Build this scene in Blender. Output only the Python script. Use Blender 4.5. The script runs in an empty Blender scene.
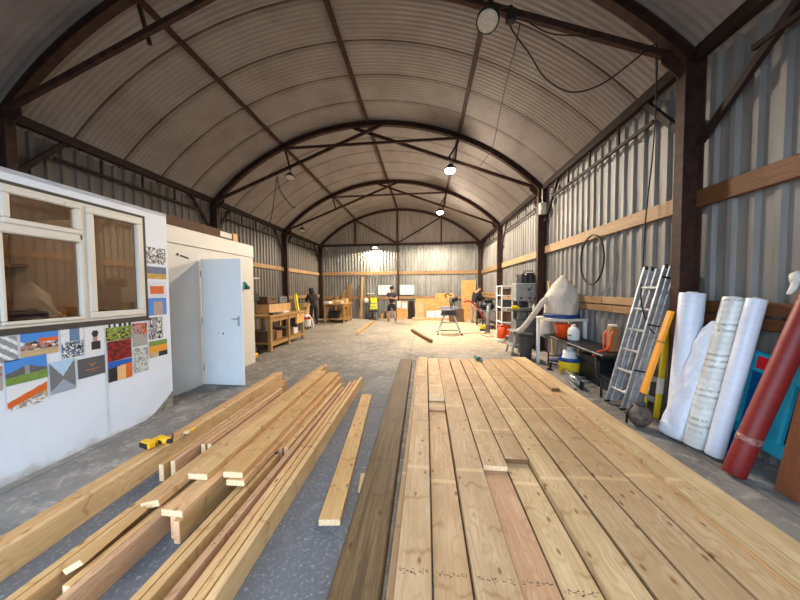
import bpy, bmesh, math, random
from mathutils import Vector, Matrix
V = Vector
RND = random.Random(11)
SC = bpy.context.scene
COL = SC.collection
PI = math.pi

# ------------------------------------------------------------------ camera
CAM_H = 1.6
F_PX, YAW, PITCH, ROLL = 268.0, 0.0942, 0.0370, 0.0076

def _axes():
    def ray(x3, y2, z3):
        c, s = math.cos(ROLL), math.sin(ROLL)
        x, z2 = x3 * c + z3 * s, -x3 * s + z3 * c
        c, s = math.cos(PITCH), math.sin(PITCH)
        y, z = y2 * c + z2 * s, -y2 * s + z2 * c
        c, s = math.cos(YAW), math.sin(YAW)
        return V((x * c - y * s, x * s + y * c, z))
    return ray(1, 0, 0), ray(0, 1, 0), ray(0, 0, 1)
AX = _axes()

def at(px, py, x=None, y=None, z=None):
    """World point behind a photo coordinate on the plane x=, y= or z=."""
    d = AX[0] * ((px - 400) / F_PX) + AX[1] + AX[2] * (-(py - 300) / F_PX)
    if z is not None: t = (z - CAM_H) / d.z
    elif y is not None: t = y / d.y
    else: t = x / d.x
    return V((0, 0, CAM_H)) + d * t

cam = bpy.data.cameras.new('camera')
cam.sensor_width = 36.0
cam.lens = F_PX / 800.0 * 36.0
cam.clip_start = 0.02
cam.clip_end = 200
camo = bpy.data.objects.new('camera', cam)
COL.objects.link(camo)
m = Matrix((AX[0], AX[2], -AX[1])).transposed().to_4x4()
m.translation = V((0, 0, CAM_H))
camo.matrix_world = m
SC.camera = camo

# ------------------------------------------------------------------ materials
def new_mat(name):
    mt = bpy.data.materials.new(name)
    mt.use_nodes = True
    nt = mt.node_tree
    return mt, nt, nt.nodes['Principled BSDF']

def N(nt, t, **kw):
    n = nt.nodes.new(t)
    for k, v in kw.items():
        if k in n.inputs.keys(): n.inputs[k].default_value = v
        else: setattr(n, k, v)
    return n

def link(nt, a, b): nt.links.new(a, b)

def ramp(nt, fac, stops, interp='LINEAR'):
    r = nt.nodes.new('ShaderNodeValToRGB')
    r.color_ramp.interpolation = interp
    el = r.color_ramp.elements
    while len(el) < len(stops): el.new(0.5)
    for e, (p, c) in zip(el, stops):
        e.position = p
        e.color = (c[0], c[1], c[2], 1) if not isinstance(c, (int, float)) else (c, c, c, 1)
    link(nt, fac, r.inputs[0])
    return r.outputs[0]

def mixc(nt, fac, a, b, mode='MIX'):
    n = nt.nodes.new('ShaderNodeMix'); n.data_type = 'RGBA'; n.blend_type = mode
    for sock, v in ((n.inputs[0], fac), (n.inputs[6], a), (n.inputs[7], b)):
        if isinstance(v, (int, float)): sock.default_value = v
        elif isinstance(v, tuple): sock.default_value = (v[0], v[1], v[2], 1)
        else: link(nt, v, sock)
    return n.outputs[2]

def maths(nt, op, a, b=None, c=None):
    n = nt.nodes.new('ShaderNodeMath'); n.operation = op
    for i, v in enumerate((a, b, c)):
        if v is None: continue
        if isinstance(v, (int, float)): n.inputs[i].default_value = v
        else: link(nt, v, n.inputs[i])
    return n.outputs[0]

def sr(r, g, b):
    f = lambda c: c / 12.92 if c <= 0.04045 else ((c + 0.055) / 1.055) ** 2.4
    return (f(r / 255), f(g / 255), f(b / 255))

def objcoord(nt, scale=(1, 1, 1), rnd=False):
    tc = nt.nodes.new('ShaderNodeTexCoord')
    mp = nt.nodes.new('ShaderNodeMapping')
    mp.inputs['Scale'].default_value = scale
    link(nt, tc.outputs['Object'], mp.inputs['Vector'])
    if rnd:
        oi = nt.nodes.new('ShaderNodeObjectInfo')
        cx = nt.nodes.new('ShaderNodeCombineXYZ')
        link(nt, maths(nt, 'MULTIPLY', oi.outputs['Random'], 37.0), cx.inputs[0])
        link(nt, maths(nt, 'MULTIPLY', oi.outputs['Random'], 91.0), cx.inputs[1])
        link(nt, maths(nt, 'MULTIPLY', oi.outputs['Random'], 53.0), cx.inputs[2])
        link(nt, cx.outputs[0], mp.inputs['Location'])
        return mp.outputs[0], oi.outputs['Random']
    return mp.outputs[0]

def bump(nt, bsdf, h, strength=0.2, dist=0.01):
    b = nt.nodes.new('ShaderNodeBump')
    b.inputs['Strength'].default_value = strength
    b.inputs['Distance'].default_value = dist
    link(nt, h, b.inputs['Height'])
    link(nt, b.outputs[0], bsdf.inputs['Normal'])

def plain(name, col, rough=0.5, metal=0.0, var=0.12, scale=6.0, spec=0.4, bmp=0.0):
    mt, nt, b = new_mat(name)
    co = objcoord(nt)
    nz = N(nt, 'ShaderNodeTexNoise', Scale=scale, Detail=5.0, Roughness=0.6)
    link(nt, co, nz.inputs['Vector'])
    lo = tuple(c * (1 - var * 2) for c in col); hi = tuple(min(1, c * (1 + var)) for c in col)
    link(nt, ramp(nt, nz.outputs[0], [(0.3, lo), (0.65, hi)]), b.inputs['Base Color'])
    b.inputs['Roughness'].default_value = rough
    b.inputs['Metallic'].default_value = metal
    b.inputs['Specular IOR Level'].default_value = spec
    if bmp: bump(nt, b, nz.outputs[0], bmp)
    return mt

def wood(name, tones, knots=True, rough=0.62, contrast=1.0, bands=False, streak=0.0):
    """Sawn softwood: grain runs along the board's own Y axis; each board gets its own tone."""
    mt, nt, b = new_mat(name)
    co, rnd = objcoord(nt, (1, 1, 1), True)
    def stretched(sx, sy, sz):
        mp = nt.nodes.new('ShaderNodeMapping'); mp.inputs['Scale'].default_value = (sx, sy, sz)
        link(nt, co, mp.inputs['Vector']); return mp.outputs[0]
    n1 = N(nt, 'ShaderNodeTexNoise', Scale=1.0, Detail=2.0, Roughness=0.45, Distortion=0.3)
    link(nt, stretched(9, 0.55, 9), n1.inputs['Vector'])
    vo = N(nt, 'ShaderNodeTexVoronoi', Scale=1.0, Randomness=1.0, voronoi_dimensions='2D')
    link(nt, stretched(8.0, 4.2, 8.0), vo.inputs['Vector'])
    kd = vo.outputs['Distance']
    halo = maths(nt, 'SUBTRACT', 1.0, maths(nt, 'SMOOTH_MIN', maths(nt, 'MULTIPLY', kd, 2.6), 1.0, 0.2)) if knots else 0.0
    rg = maths(nt, 'MULTIPLY', n1.outputs[0], 62.0)
    if knots: rg = maths(nt, 'ADD', rg, maths(nt, 'MULTIPLY', halo, 9.0))
    ring = maths(nt, 'MULTIPLY_ADD', maths(nt, 'SINE', rg), 0.5, 0.5)
    ring = maths(nt, 'POWER', ring, 2.2)
    fib = N(nt, 'ShaderNodeTexNoise', Scale=1.0, Detail=3.0, Roughness=0.7)
    link(nt, stretched(140, 2.2, 140), fib.inputs['Vector'])
    blot = N(nt, 'ShaderNodeTexNoise', Scale=1.0, Detail=5.0, Roughness=0.6)
    link(nt, stretched(5.0, 1.6, 5.0), blot.inputs['Vector'])
    base = ramp(nt, rnd, [(i / (len(tones) - 1) if len(tones) > 1 else 0, t) for i, t in enumerate(tones)])
    dark = mixc(nt, 1.0, base, (0.66, 0.55, 0.43), 'MULTIPLY')
    c = mixc(nt, maths(nt, 'MULTIPLY', ring, 0.55 * contrast), base, dark)
    c = mixc(nt, maths(nt, 'MULTIPLY', ramp(nt, fib.outputs[0], [(0.42, 0.0), (0.70, 1.0)]), 0.62 * contrast), c, dark)
    c = mixc(nt, ramp(nt, blot.outputs[0], [(0.36, 0.0), (0.66, 0.85)]), c, mixc(nt, 1.0, base, (0.68, 0.60, 0.50), 'MULTIPLY'))
    if knots:
        kcore = ramp(nt, kd, [(0.045, 1.0), (0.115, 0.0)])
        # only a share of the cells carry a knot
        sel = maths(nt, 'GREATER_THAN', vo.outputs['Color'], 0.60)
        c = mixc(nt, maths(nt, 'MULTIPLY', maths(nt, 'MULTIPLY', kcore, sel), 0.85), c, mixc(nt, 1.0, base, (0.30, 0.19, 0.11), 'MULTIPLY'))
    if knots:
        # branch whorls: thin wavering dark lines across the grain
        wn = N(nt, 'ShaderNodeTexNoise', Scale=1.0, Detail=1.5, Roughness=0.5); link(nt, stretched(11, 3.5, 11), wn.inputs['Vector'])
        sy = nt.nodes.new('ShaderNodeSeparateXYZ'); link(nt, co, sy.inputs[0])
        wph = maths(nt, 'FRACT', maths(nt, 'ADD', maths(nt, 'MULTIPLY', sy.outputs[1], 2.6), maths(nt, 'MULTIPLY', wn.outputs[0], 0.62)))
        wl = ramp(nt, maths(nt, 'ABSOLUTE', maths(nt, 'SUBTRACT', wph, 0.5)), [(0.0, 1.0), (0.06, 0.0)])
        wl = maths(nt, 'MULTIPLY', wl, ramp(nt, blot.outputs[0], [(0.45, 0.0), (0.57, 0.62)]))
        c = mixc(nt, wl, c, mixc(nt, 1.0, base, (0.42, 0.30, 0.20), 'MULTIPLY'))
    if streak:
        sn = N(nt, 'ShaderNodeTexNoise', Scale=1.0, Detail=4.0, Roughness=0.65); link(nt, stretched(34, 1.4, 34), sn.inputs['Vector'])
        c = mixc(nt, maths(nt, 'MULTIPLY', ramp(nt, sn.outputs[0], [(0.38, 1.0), (0.60, 0.0)]), streak), c, mixc(nt, 1.0, base, (0.40, 0.36, 0.32), 'MULTIPLY'))
    if bands:
        tc = nt.nodes.new('ShaderNodeTexCoord'); sx = nt.nodes.new('ShaderNodeSeparateXYZ')
        link(nt, tc.outputs['Object'], sx.inputs[0])
        ph = maths(nt, 'FRACT', maths(nt, 'ADD', maths(nt, 'MULTIPLY', sx.outputs[1], 0.8), maths(nt, 'MULTIPLY', rnd, 0.15)))
        bd = ramp(nt, maths(nt, 'ABSOLUTE', maths(nt, 'SUBTRACT', ph, 0.5)), [(0.012, 1.0), (0.02, 0.0)])
        c = mixc(nt, maths(nt, 'MULTIPLY', bd, 0.4), c, mixc(nt, 1.0, base, (1.3, 1.27, 1.2), 'MULTIPLY'))
    link(nt, c, b.inputs['Base Color'])
    b.inputs['Roughness'].default_value = rough
    b.inputs['Specular IOR Level'].default_value = 0.3
    bump(nt, b, fib.outputs[0], 0.25, 0.002)
    return mt

M = {}
M['pine'] = wood('pine', [sr(208, 178, 138), sr(198, 168, 130), sr(212, 180, 142), sr(192, 162, 126), sr(216, 188, 146), sr(202, 168, 130)], bands=True)
M['joist'] = wood('joist', [sr(226, 186, 134), sr(214, 174, 120), sr(222, 178, 132), sr(208, 168, 114), sr(230, 194, 144)])
M['redpine'] = wood('redpine', [sr(204, 162, 128), sr(208, 166, 130)])
M['brownboard'] = wood('brownboard', [sr(150, 108, 66), sr(140, 100, 60)])
M['smoothboard'] = wood('smoothboard', [sr(218, 190, 148), sr(212, 182, 140)], knots=False, contrast=0.45)
M['endgrain'] = plain('endgrain', sr(238, 202, 158), 0.75, var=0.12, scale=60)
M['endpink'] = plain('endpink', sr(232, 178, 138), 0.75, var=0.12, scale=60)
M['darkend'] = plain('darkend', sr(120, 84, 52), 0.8, var=0.2, scale=60)
M['sleeper'] = wood('sleeper', [sr(122, 98, 66), sr(118, 94, 64)], contrast=1.3, streak=0.9)
M['benchwood'] = wood('benchwood', [sr(190, 152, 96), sr(178, 142, 90)], knots=False)
M['railwood'] = wood('railwood', [sr(178, 148, 112), sr(166, 134, 98)], contrast=1.2)
M['oldrail'] = wood('oldrail', [sr(122, 84, 54), sr(112, 74, 46)], contrast=1.2)
M['stainwood'] = wood('stainwood', [sr(150, 92, 60), sr(150, 92, 60)], knots=False)
M['ply'] = wood('ply', [sr(222, 170, 104), sr(230, 180, 116)], knots=False, contrast=0.5)
M['steel'] = plain('red_oxide_steel', sr(66, 44, 36), 0.7, 0.0, 0.25, 9, 0.25)
M['steeldark'] = plain('dark_steel', sr(48, 35, 30), 0.7, 0.0, 0.25, 9, 0.25)
M['black'] = plain('black_plastic', sr(32, 32, 34), 0.5)
M['darkgrey'] = plain('dark_grey_plastic', sr(62, 63, 66), 0.55)
M['grey'] = plain('grey_paint', sr(140, 142, 142), 0.5)
M['midgrey'] = plain('mid_grey_paint', sr(112, 114, 116), 0.5)
M['alu'] = plain('aluminium', sr(190, 194, 198), 0.38, 0.75, 0.15, 14)
M['alupaint'] = plain('dull_aluminium', sr(172, 174, 178), 0.5, 0.35, 0.18, 14)
M['chrome'] = plain('chrome', sr(225, 228, 232), 0.2, 0.9, 0.05)
M['white'] = plain('white_paint', sr(232, 230, 226), 0.5, var=0.05)
M['offwhite'] = plain('off_white', sr(216, 208, 196), 0.7, var=0.08)
M['yellow'] = plain('yellow_plastic', sr(226, 190, 32), 0.45, var=0.08)
M['drillyellow'] = plain('drill_yellow', sr(236, 178, 24), 0.42, var=0.06)
M['orange'] = plain('orange_paint', sr(242, 156, 38), 0.45, var=0.06)
M['orangered'] = plain('orange_red_plastic', sr(240, 86, 32), 0.45, var=0.06)
M['blue'] = plain('blue_plastic', sr(30, 62, 120), 0.45, var=0.08)
M['cyan'] = plain('cyan_plastic', sr(48, 178, 204), 0.42, var=0.10, scale=4)
M['bluedeep'] = plain('deep_blue_plastic', sr(20, 92, 150), 0.45, var=0.1)
M['teal'] = plain('teal_plastic', sr(16, 132, 142), 0.45, var=0.08)
M['red'] = plain('red_plastic', sr(196, 40, 36), 0.4, var=0.08)
M['redcable'] = plain('red_cable', sr(172, 52, 46), 0.5, var=0.08)
M['rust'] = plain('rusty_ball', sr(104, 88, 78), 0.65, 0.2, 0.35, 18)
M['cardboard'] = plain('cardboard', sr(158, 116, 78), 0.8, var=0.1)
M['shadedcard'] = plain('shaded_cardboard', sr(92, 66, 50), 0.85, var=0.12)  # card darkened to put the roof carton's shade into its colour
M['tancard'] = plain('tan_card', sr(206, 164, 116), 0.8, var=0.1)
M['brownitem'] = plain('brown_case', sr(98, 72, 52), 0.7, var=0.2)
M['rubber'] = plain('rubber_cable', sr(30, 29, 29), 0.6)
M['skin'] = plain('skin', sr(190, 140, 112), 0.55, var=0.06)
M['cloth_black'] = plain('black_cloth', sr(34, 34, 38), 0.9, var=0.15, scale=12)
M['cloth_brown'] = plain('dark_brown_cloth', sr(44, 38, 36), 0.9, var=0.15, scale=12)
M['cloth_grey'] = plain('charcoal_cloth', sr(58, 58, 64), 0.9, var=0.15, scale=12)
M['cloth_stone'] = plain('stone_cloth', sr(158, 142, 122), 0.9, var=0.15, scale=12)
M['hivis'] = plain('hi_vis_yellow', sr(226, 230, 40), 0.7, var=0.08)
M['hair'] = plain('brown_hair', sr(70, 50, 38), 0.8, var=0.2, scale=30)
M['bagcloth'] = plain('bag_cloth', sr(206, 196, 182), 0.85, var=0.10, bmp=0.4)
M['tape'] = plain('clear_tape', sr(160, 106, 96), 0.15, var=0.35, scale=34)
M['bottle_cap'] = plain('blue_cap', sr(60, 110, 170), 0.4)
M['ink'] = plain('ink', sr(84, 66, 52), 0.8)
M['reflector'] = plain('red_reflector', sr(236, 40, 44), 0.3, var=0.03)

def corrugated(name, col, stain, scale=1.0, metal=0.0, rough=0.55, vstreak=True):
    mt, nt, b = new_mat(name)
    co = objcoord(nt, (2.2, 2.2, 0.35) if vstreak else (1, 1, 1))
    nz = N(nt, 'ShaderNodeTexNoise', Scale=2.0 * scale, Detail=6.0, Roughness=0.65)
    link(nt, co, nz.inputs['Vector'])
    c = ramp(nt, nz.outputs[0], [(0.28, stain), (0.60, col)])
    link(nt, c, b.inputs['Base Color'])
    b.inputs['Roughness'].default_value = rough
    b.inputs['Metallic'].default_value = metal
    b.inputs['Specular IOR Level'].default_value = 0.35
    return mt
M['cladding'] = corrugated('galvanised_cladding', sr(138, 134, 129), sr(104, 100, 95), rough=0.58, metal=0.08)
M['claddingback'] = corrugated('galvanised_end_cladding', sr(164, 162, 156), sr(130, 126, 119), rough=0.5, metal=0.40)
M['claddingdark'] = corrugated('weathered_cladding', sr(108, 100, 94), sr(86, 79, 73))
M['gable'] = corrugated('gable_sheet', sr(150, 139, 130), sr(128, 117, 109))

def roof_mat():
    mt, nt, b = new_mat('roof_sheet')
    co = objcoord(nt)
    nz = N(nt, 'ShaderNodeTexNoise', Scale=1.6, Detail=6.0, Roughness=0.65); link(nt, co, nz.inputs['Vector'])
    sp = N(nt, 'ShaderNodeTexNoise', Scale=17.0, Detail=2.0); link(nt, co, sp.inputs['Vector'])
    c = ramp(nt, nz.outputs[0], [(0.25, sr(128, 119, 115)), (0.6, sr(146, 138, 134))])
    # rust bleeding along the sheet laps, with a dark lap shadow line painted in
    tc = nt.nodes.new('ShaderNodeTexCoord'); sx = nt.nodes.new('ShaderNodeSeparateXYZ'); link(nt, tc.outputs['Object'], sx.inputs[0])
    ph = maths(nt, 'FRACT', maths(nt, 'DIVIDE', maths(nt, 'ADD', sx.outputs[1], 0.48 + 77.32), 0.7732))
    lap = ramp(nt, ph, [(0.0, 1.0), (0.04, 1.0), (0.06, 0.42), (0.2, 0.0)])
    fac = maths(nt, 'MULTIPLY', lap, ramp(nt, nz.outputs[0], [(0.35, 1.0), (0.65, 0.75)]))
    c = mixc(nt, fac, c, sr(66, 50, 42))
    spots = ramp(nt, sp.outputs[0], [(0.72, 0.0), (0.78, 0.6)])
    c = mixc(nt, spots, c, sr(96, 78, 66))
    link(nt, c, b.inputs['Base Color'])
    b.inputs['Roughness'].default_value = 0.7
    b.inputs['Specular IOR Level'].default_value = 0.25
    return mt
M['roof'] = roof_mat()

def floor_mat():
    mt, nt, b = new_mat('concrete_floor')
    co = objcoord(nt)
    n1 = N(nt, 'ShaderNodeTexNoise', Scale=0.9, Detail=8.0, Roughness=0.65, Distortion=0.4); link(nt, co, n1.inputs['Vector'])
    n2 = N(nt, 'ShaderNodeTexNoise', Scale=42.0, Detail=6.0, Roughness=0.72); link(nt, co, n2.inputs['Vector'])
    n3 = N(nt, 'ShaderNodeTexNoise', Scale=7.0, Detail=6.0, Roughness=0.7, Distortion=0.8); link(nt, co, n3.inputs['Vector'])
    c = ramp(nt, n1.outputs[0], [(0.28, sr(92, 88, 86)), (0.48, sr(122, 117, 113)), (0.68, sr(148, 142, 136))])
    c = mixc(nt, ramp(nt, n3.outputs[0], [(0.52, 0.0), (0.66, 0.55)]), c, sr(192, 182, 168))
    c = mixc(nt, ramp(nt, n3.outputs[0], [(0.30, 0.5), (0.42, 0.0)]), c, sr(92, 88, 86))
    c = mixc(nt, ramp(nt, n2.outputs[0], [(0.58, 0.0), (0.74, 0.8)]), c, sr(206, 200, 190))
    # smoother painted walkway carried under the joist heap, sawdust towards the far end
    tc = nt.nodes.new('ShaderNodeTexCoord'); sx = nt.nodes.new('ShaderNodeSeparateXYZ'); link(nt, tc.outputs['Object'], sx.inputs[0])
    gx = ramp(nt, maths(nt, 'MULTIPLY', maths(nt, 'ABSOLUTE', maths(nt, 'ADD', sx.outputs[0], maths(nt, 'MULTIPLY_ADD', n3.outputs[0], 0.12, 1.30))), 0.5), [(0.535, 1.0), (0.57, 0.0)])  # the part under the heap is shade put into the floor colour
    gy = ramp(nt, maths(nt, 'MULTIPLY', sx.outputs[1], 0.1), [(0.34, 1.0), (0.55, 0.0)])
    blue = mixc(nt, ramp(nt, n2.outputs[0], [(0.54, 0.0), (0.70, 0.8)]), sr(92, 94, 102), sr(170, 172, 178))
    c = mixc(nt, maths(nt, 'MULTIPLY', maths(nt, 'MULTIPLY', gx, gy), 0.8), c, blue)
    dust = maths(nt, 'MULTIPLY', ramp(nt, maths(nt, 'MULTIPLY', sx.outputs[1], 0.1), [(0.60, 0.0), (0.95, 1.0)]),
                 ramp(nt, maths(nt, 'MULTIPLY_ADD', sx.outputs[0], 0.2, 0.5), [(0.25, 0.25), (0.55, 1.0)]))
    c = mixc(nt, maths(nt, 'MULTIPLY', dust, ramp(nt, n3.outputs[0], [(0.3, 0.55), (0.6, 0.95)])), c, sr(206, 184, 150))
    # slab joints
    for off, ax in ((0.55, 1), (0.2, 0)):
        ph = maths(nt, 'FRACT', maths(nt, 'DIVIDE', maths(nt, 'ADD', sx.outputs[ax], 30.0 + off), 3.1 if ax else 2.98))
        ln = ramp(nt, ph, [(0.0, 1.0), (0.006, 0.0)], 'CONSTANT')
        c = mixc(nt, maths(nt, 'MULTIPLY', ln, 0.45), c, sr(70, 66, 62))
    link(nt, c, b.inputs['Base Color'])
    b.inputs['Roughness'].default_value = 0.75
    b.inputs['Specular IOR Level'].default_value = 0.3
    bump(nt, b, n2.outputs[0], 0.15, 0.004)
    return mt
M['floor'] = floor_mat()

def panel_mat(name, col, dirt, low=0.0):
    """Painted cabin panel with scuffs and splash dirt near its foot."""
    mt, nt, b = new_mat(name)
    co = objcoord(nt)
    n1 = N(nt, 'ShaderNodeTexNoise', Scale=1.3, Detail=6.0, Roughness=0.65); link(nt, co, n1.inputs['Vector'])
    n2 = N(nt, 'ShaderNodeTexNoise', Scale=14.0, Detail=4.0, Roughness=0.7); link(nt, co, n2.inputs['Vector'])
    c = ramp(nt, n1.outputs[0], [(0.3, tuple(x * 0.9 for x in col)), (0.6, col)])
    c = mixc(nt, ramp(nt, n2.outputs[0], [(0.66, 0.0), (0.76, 0.5)]), c, dirt)
    tc = nt.nodes.new('ShaderNodeTexCoord'); sx = nt.nodes.new('ShaderNodeSeparateXYZ'); link(nt, tc.outputs['Object'], sx.inputs[0])
    if low:
        f = ramp(nt, maths(nt, 'ADD', sx.outputs[2], maths(nt, 'MULTIPLY_ADD', n1.outputs[0], 0.7, -0.32)), [(0.0, 0.9), (low, 0.0)])
        c = mixc(nt, f, c, dirt)
    link(nt, c, b.inputs['Base Color'])
    b.inputs['Roughness'].default_value = 0.5
    return mt
M['panel'] = panel_mat('cabin_panel', sr(218, 222, 230), sr(168, 164, 158), 0.10)
M['panel2'] = panel_mat('store_panel', sr(214, 208, 198), sr(160, 150, 138), 0.08)
M['doorwhite'] = panel_mat('door_white', sr(226, 230, 234), sr(186, 188, 190), 0.05)
M['upvc'] = panel_mat('window_white', sr(214, 206, 192), sr(140, 128, 110))

def glass_mat(name, tint, gloss=0.06, rough=0.02):
    mt = bpy.data.materials.new(name); mt.use_nodes = True; nt = mt.node_tree; nt.nodes.clear()
    o = nt.nodes.new('ShaderNodeOutputMaterial'); t = nt.nodes.new('ShaderNodeBsdfTransparent'); g = nt.nodes.new('ShaderNodeBsdfGlossy')
    t.inputs[0].default_value = (*tint, 1); g.inputs['Roughness'].default_value = rough
    lw = nt.nodes.new('ShaderNodeFresnel'); lw.inputs[0].default_value = 1.45
    mx = nt.nodes.new('ShaderNodeMixShader')
    link(nt, maths(nt, 'ADD', lw.outputs[0], gloss), mx.inputs[0]); link(nt, t.outputs[0], mx.inputs[1]); link(nt, g.outputs[0], mx.inputs[2])
    link(nt, mx.outputs[0], o.inputs[0])
    return mt
M['glass'] = glass_mat('window_glass', (0.80, 0.70, 0.58), 0.03)
M['clear'] = glass_mat('clear_plastic', (0.80, 0.92, 0.95), 0.10, 0.1)

def film_mat(name, col, rough=0.35, bmp=0.4, scale=(3, 3, 9)):
    mt, nt, b = new_mat(name)
    co = objcoord(nt, scale)
    nz = N(nt, 'ShaderNodeTexNoise', Scale=2.5, Detail=5.0, Roughness=0.6, Distortion=1.2); link(nt, co, nz.inputs['Vector'])
    link(nt, ramp(nt, nz.outputs[0], [(0.3, tuple(c * 0.9 for c in col)), (0.65, col)]), b.inputs['Base Color'])
    b.inputs['Roughness'].default_value = rough
    bump(nt, b, nz.outputs[0], bmp, 0.02)
    return mt
M['membrane'] = film_mat('white_membrane', sr(224, 228, 240), 0.35, 0.12)
M['crinkle'] = film_mat('crinkled_white_film', sr(228, 230, 240), 0.4, 0.5, (2.2, 2.2, 7))
M['redfilm'] = film_mat('red_film', sr(132, 30, 25), 0.48, 0.2)

def wrap_mat():
    """Clear-wrapped roll with rows of faded grey-green print."""
    mt, nt, b = new_mat('printed_wrap')
    tc = nt.nodes.new('ShaderNodeTexCoord'); sx = nt.nodes.new('ShaderNodeSeparateXYZ'); link(nt, tc.outputs['Object'], sx.inputs[0])
    nz = N(nt, 'ShaderNodeTexNoise', Scale=26.0, Detail=3.0, Roughness=0.7); link(nt, tc.outputs['Object'], nz.inputs['Vector'])
    n2 = N(nt, 'ShaderNodeTexNoise', Scale=6.0, Detail=4.0, Distortion=1.0); link(nt, tc.outputs['Object'], n2.inputs['Vector'])
    rows = maths(nt, 'FRACT', maths(nt, 'MULTIPLY', sx.outputs[2], 17.0))
    line = ramp(nt, rows, [(0.0, 1.0), (0.42, 0.0)], 'CONSTANT')
    big = maths(nt, 'FRACT', maths(nt, 'MULTIPLY', sx.outputs[2], 3.1))
    blk = ramp(nt, big, [(0.0, 0.25), (0.55, 1.0)], 'CONSTANT')
    ink = maths(nt, 'MULTIPLY', maths(nt, 'MULTIPLY', line, blk), ramp(nt, nz.outputs[0], [(0.42, 0.0), (0.52, 0.75)]))
    c = ramp(nt, n2.outputs[0], [(0.3, sr(206, 202, 194)), (0.65, sr(232, 232, 230))])
    c = mixc(nt, ink, c, sr(150, 154, 134))
    link(nt, c, b.inputs['Base Color'])
    b.inputs['Roughness'].default_value = 0.22
    bump(nt, b, n2.outputs[0], 0.35, 0.015)
    return mt
M['wrap'] = wrap_mat()

def emit_mat(name, col, strength):
    mt = bpy.data.materials.new(name); mt.use_nodes = True; nt = mt.node_tree; nt.nodes.clear()
    o = nt.nodes.new('ShaderNodeOutputMaterial'); e = nt.nodes.new('ShaderNodeEmission')
    e.inputs[0].default_value = (*col, 1); e.inputs[1].default_value = strength
    link(nt, e.outputs[0], o.inputs[0]); return mt
M['lamp_on'] = emit_mat('lamp_lit', (1.0, 0.86, 0.62), 60)
M['lamp_cool'] = emit_mat('lamp_lit_pale', (1.0, 0.94, 0.82), 40)
M['lens'] = plain('lamp_lens', sr(214, 206, 192), 0.25, var=0.1, scale=40)

def print_mat():
    mt, nt, b = new_mat('photo_paper')
    a = nt.nodes.new('ShaderNodeAttribute'); a.attribute_name = 'ink'
    link(nt, a.outputs['Color'], b.inputs['Base Color'])
    b.inputs['Roughness'].default_value = 0.4
    return mt
M['print'] = print_mat()

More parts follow.
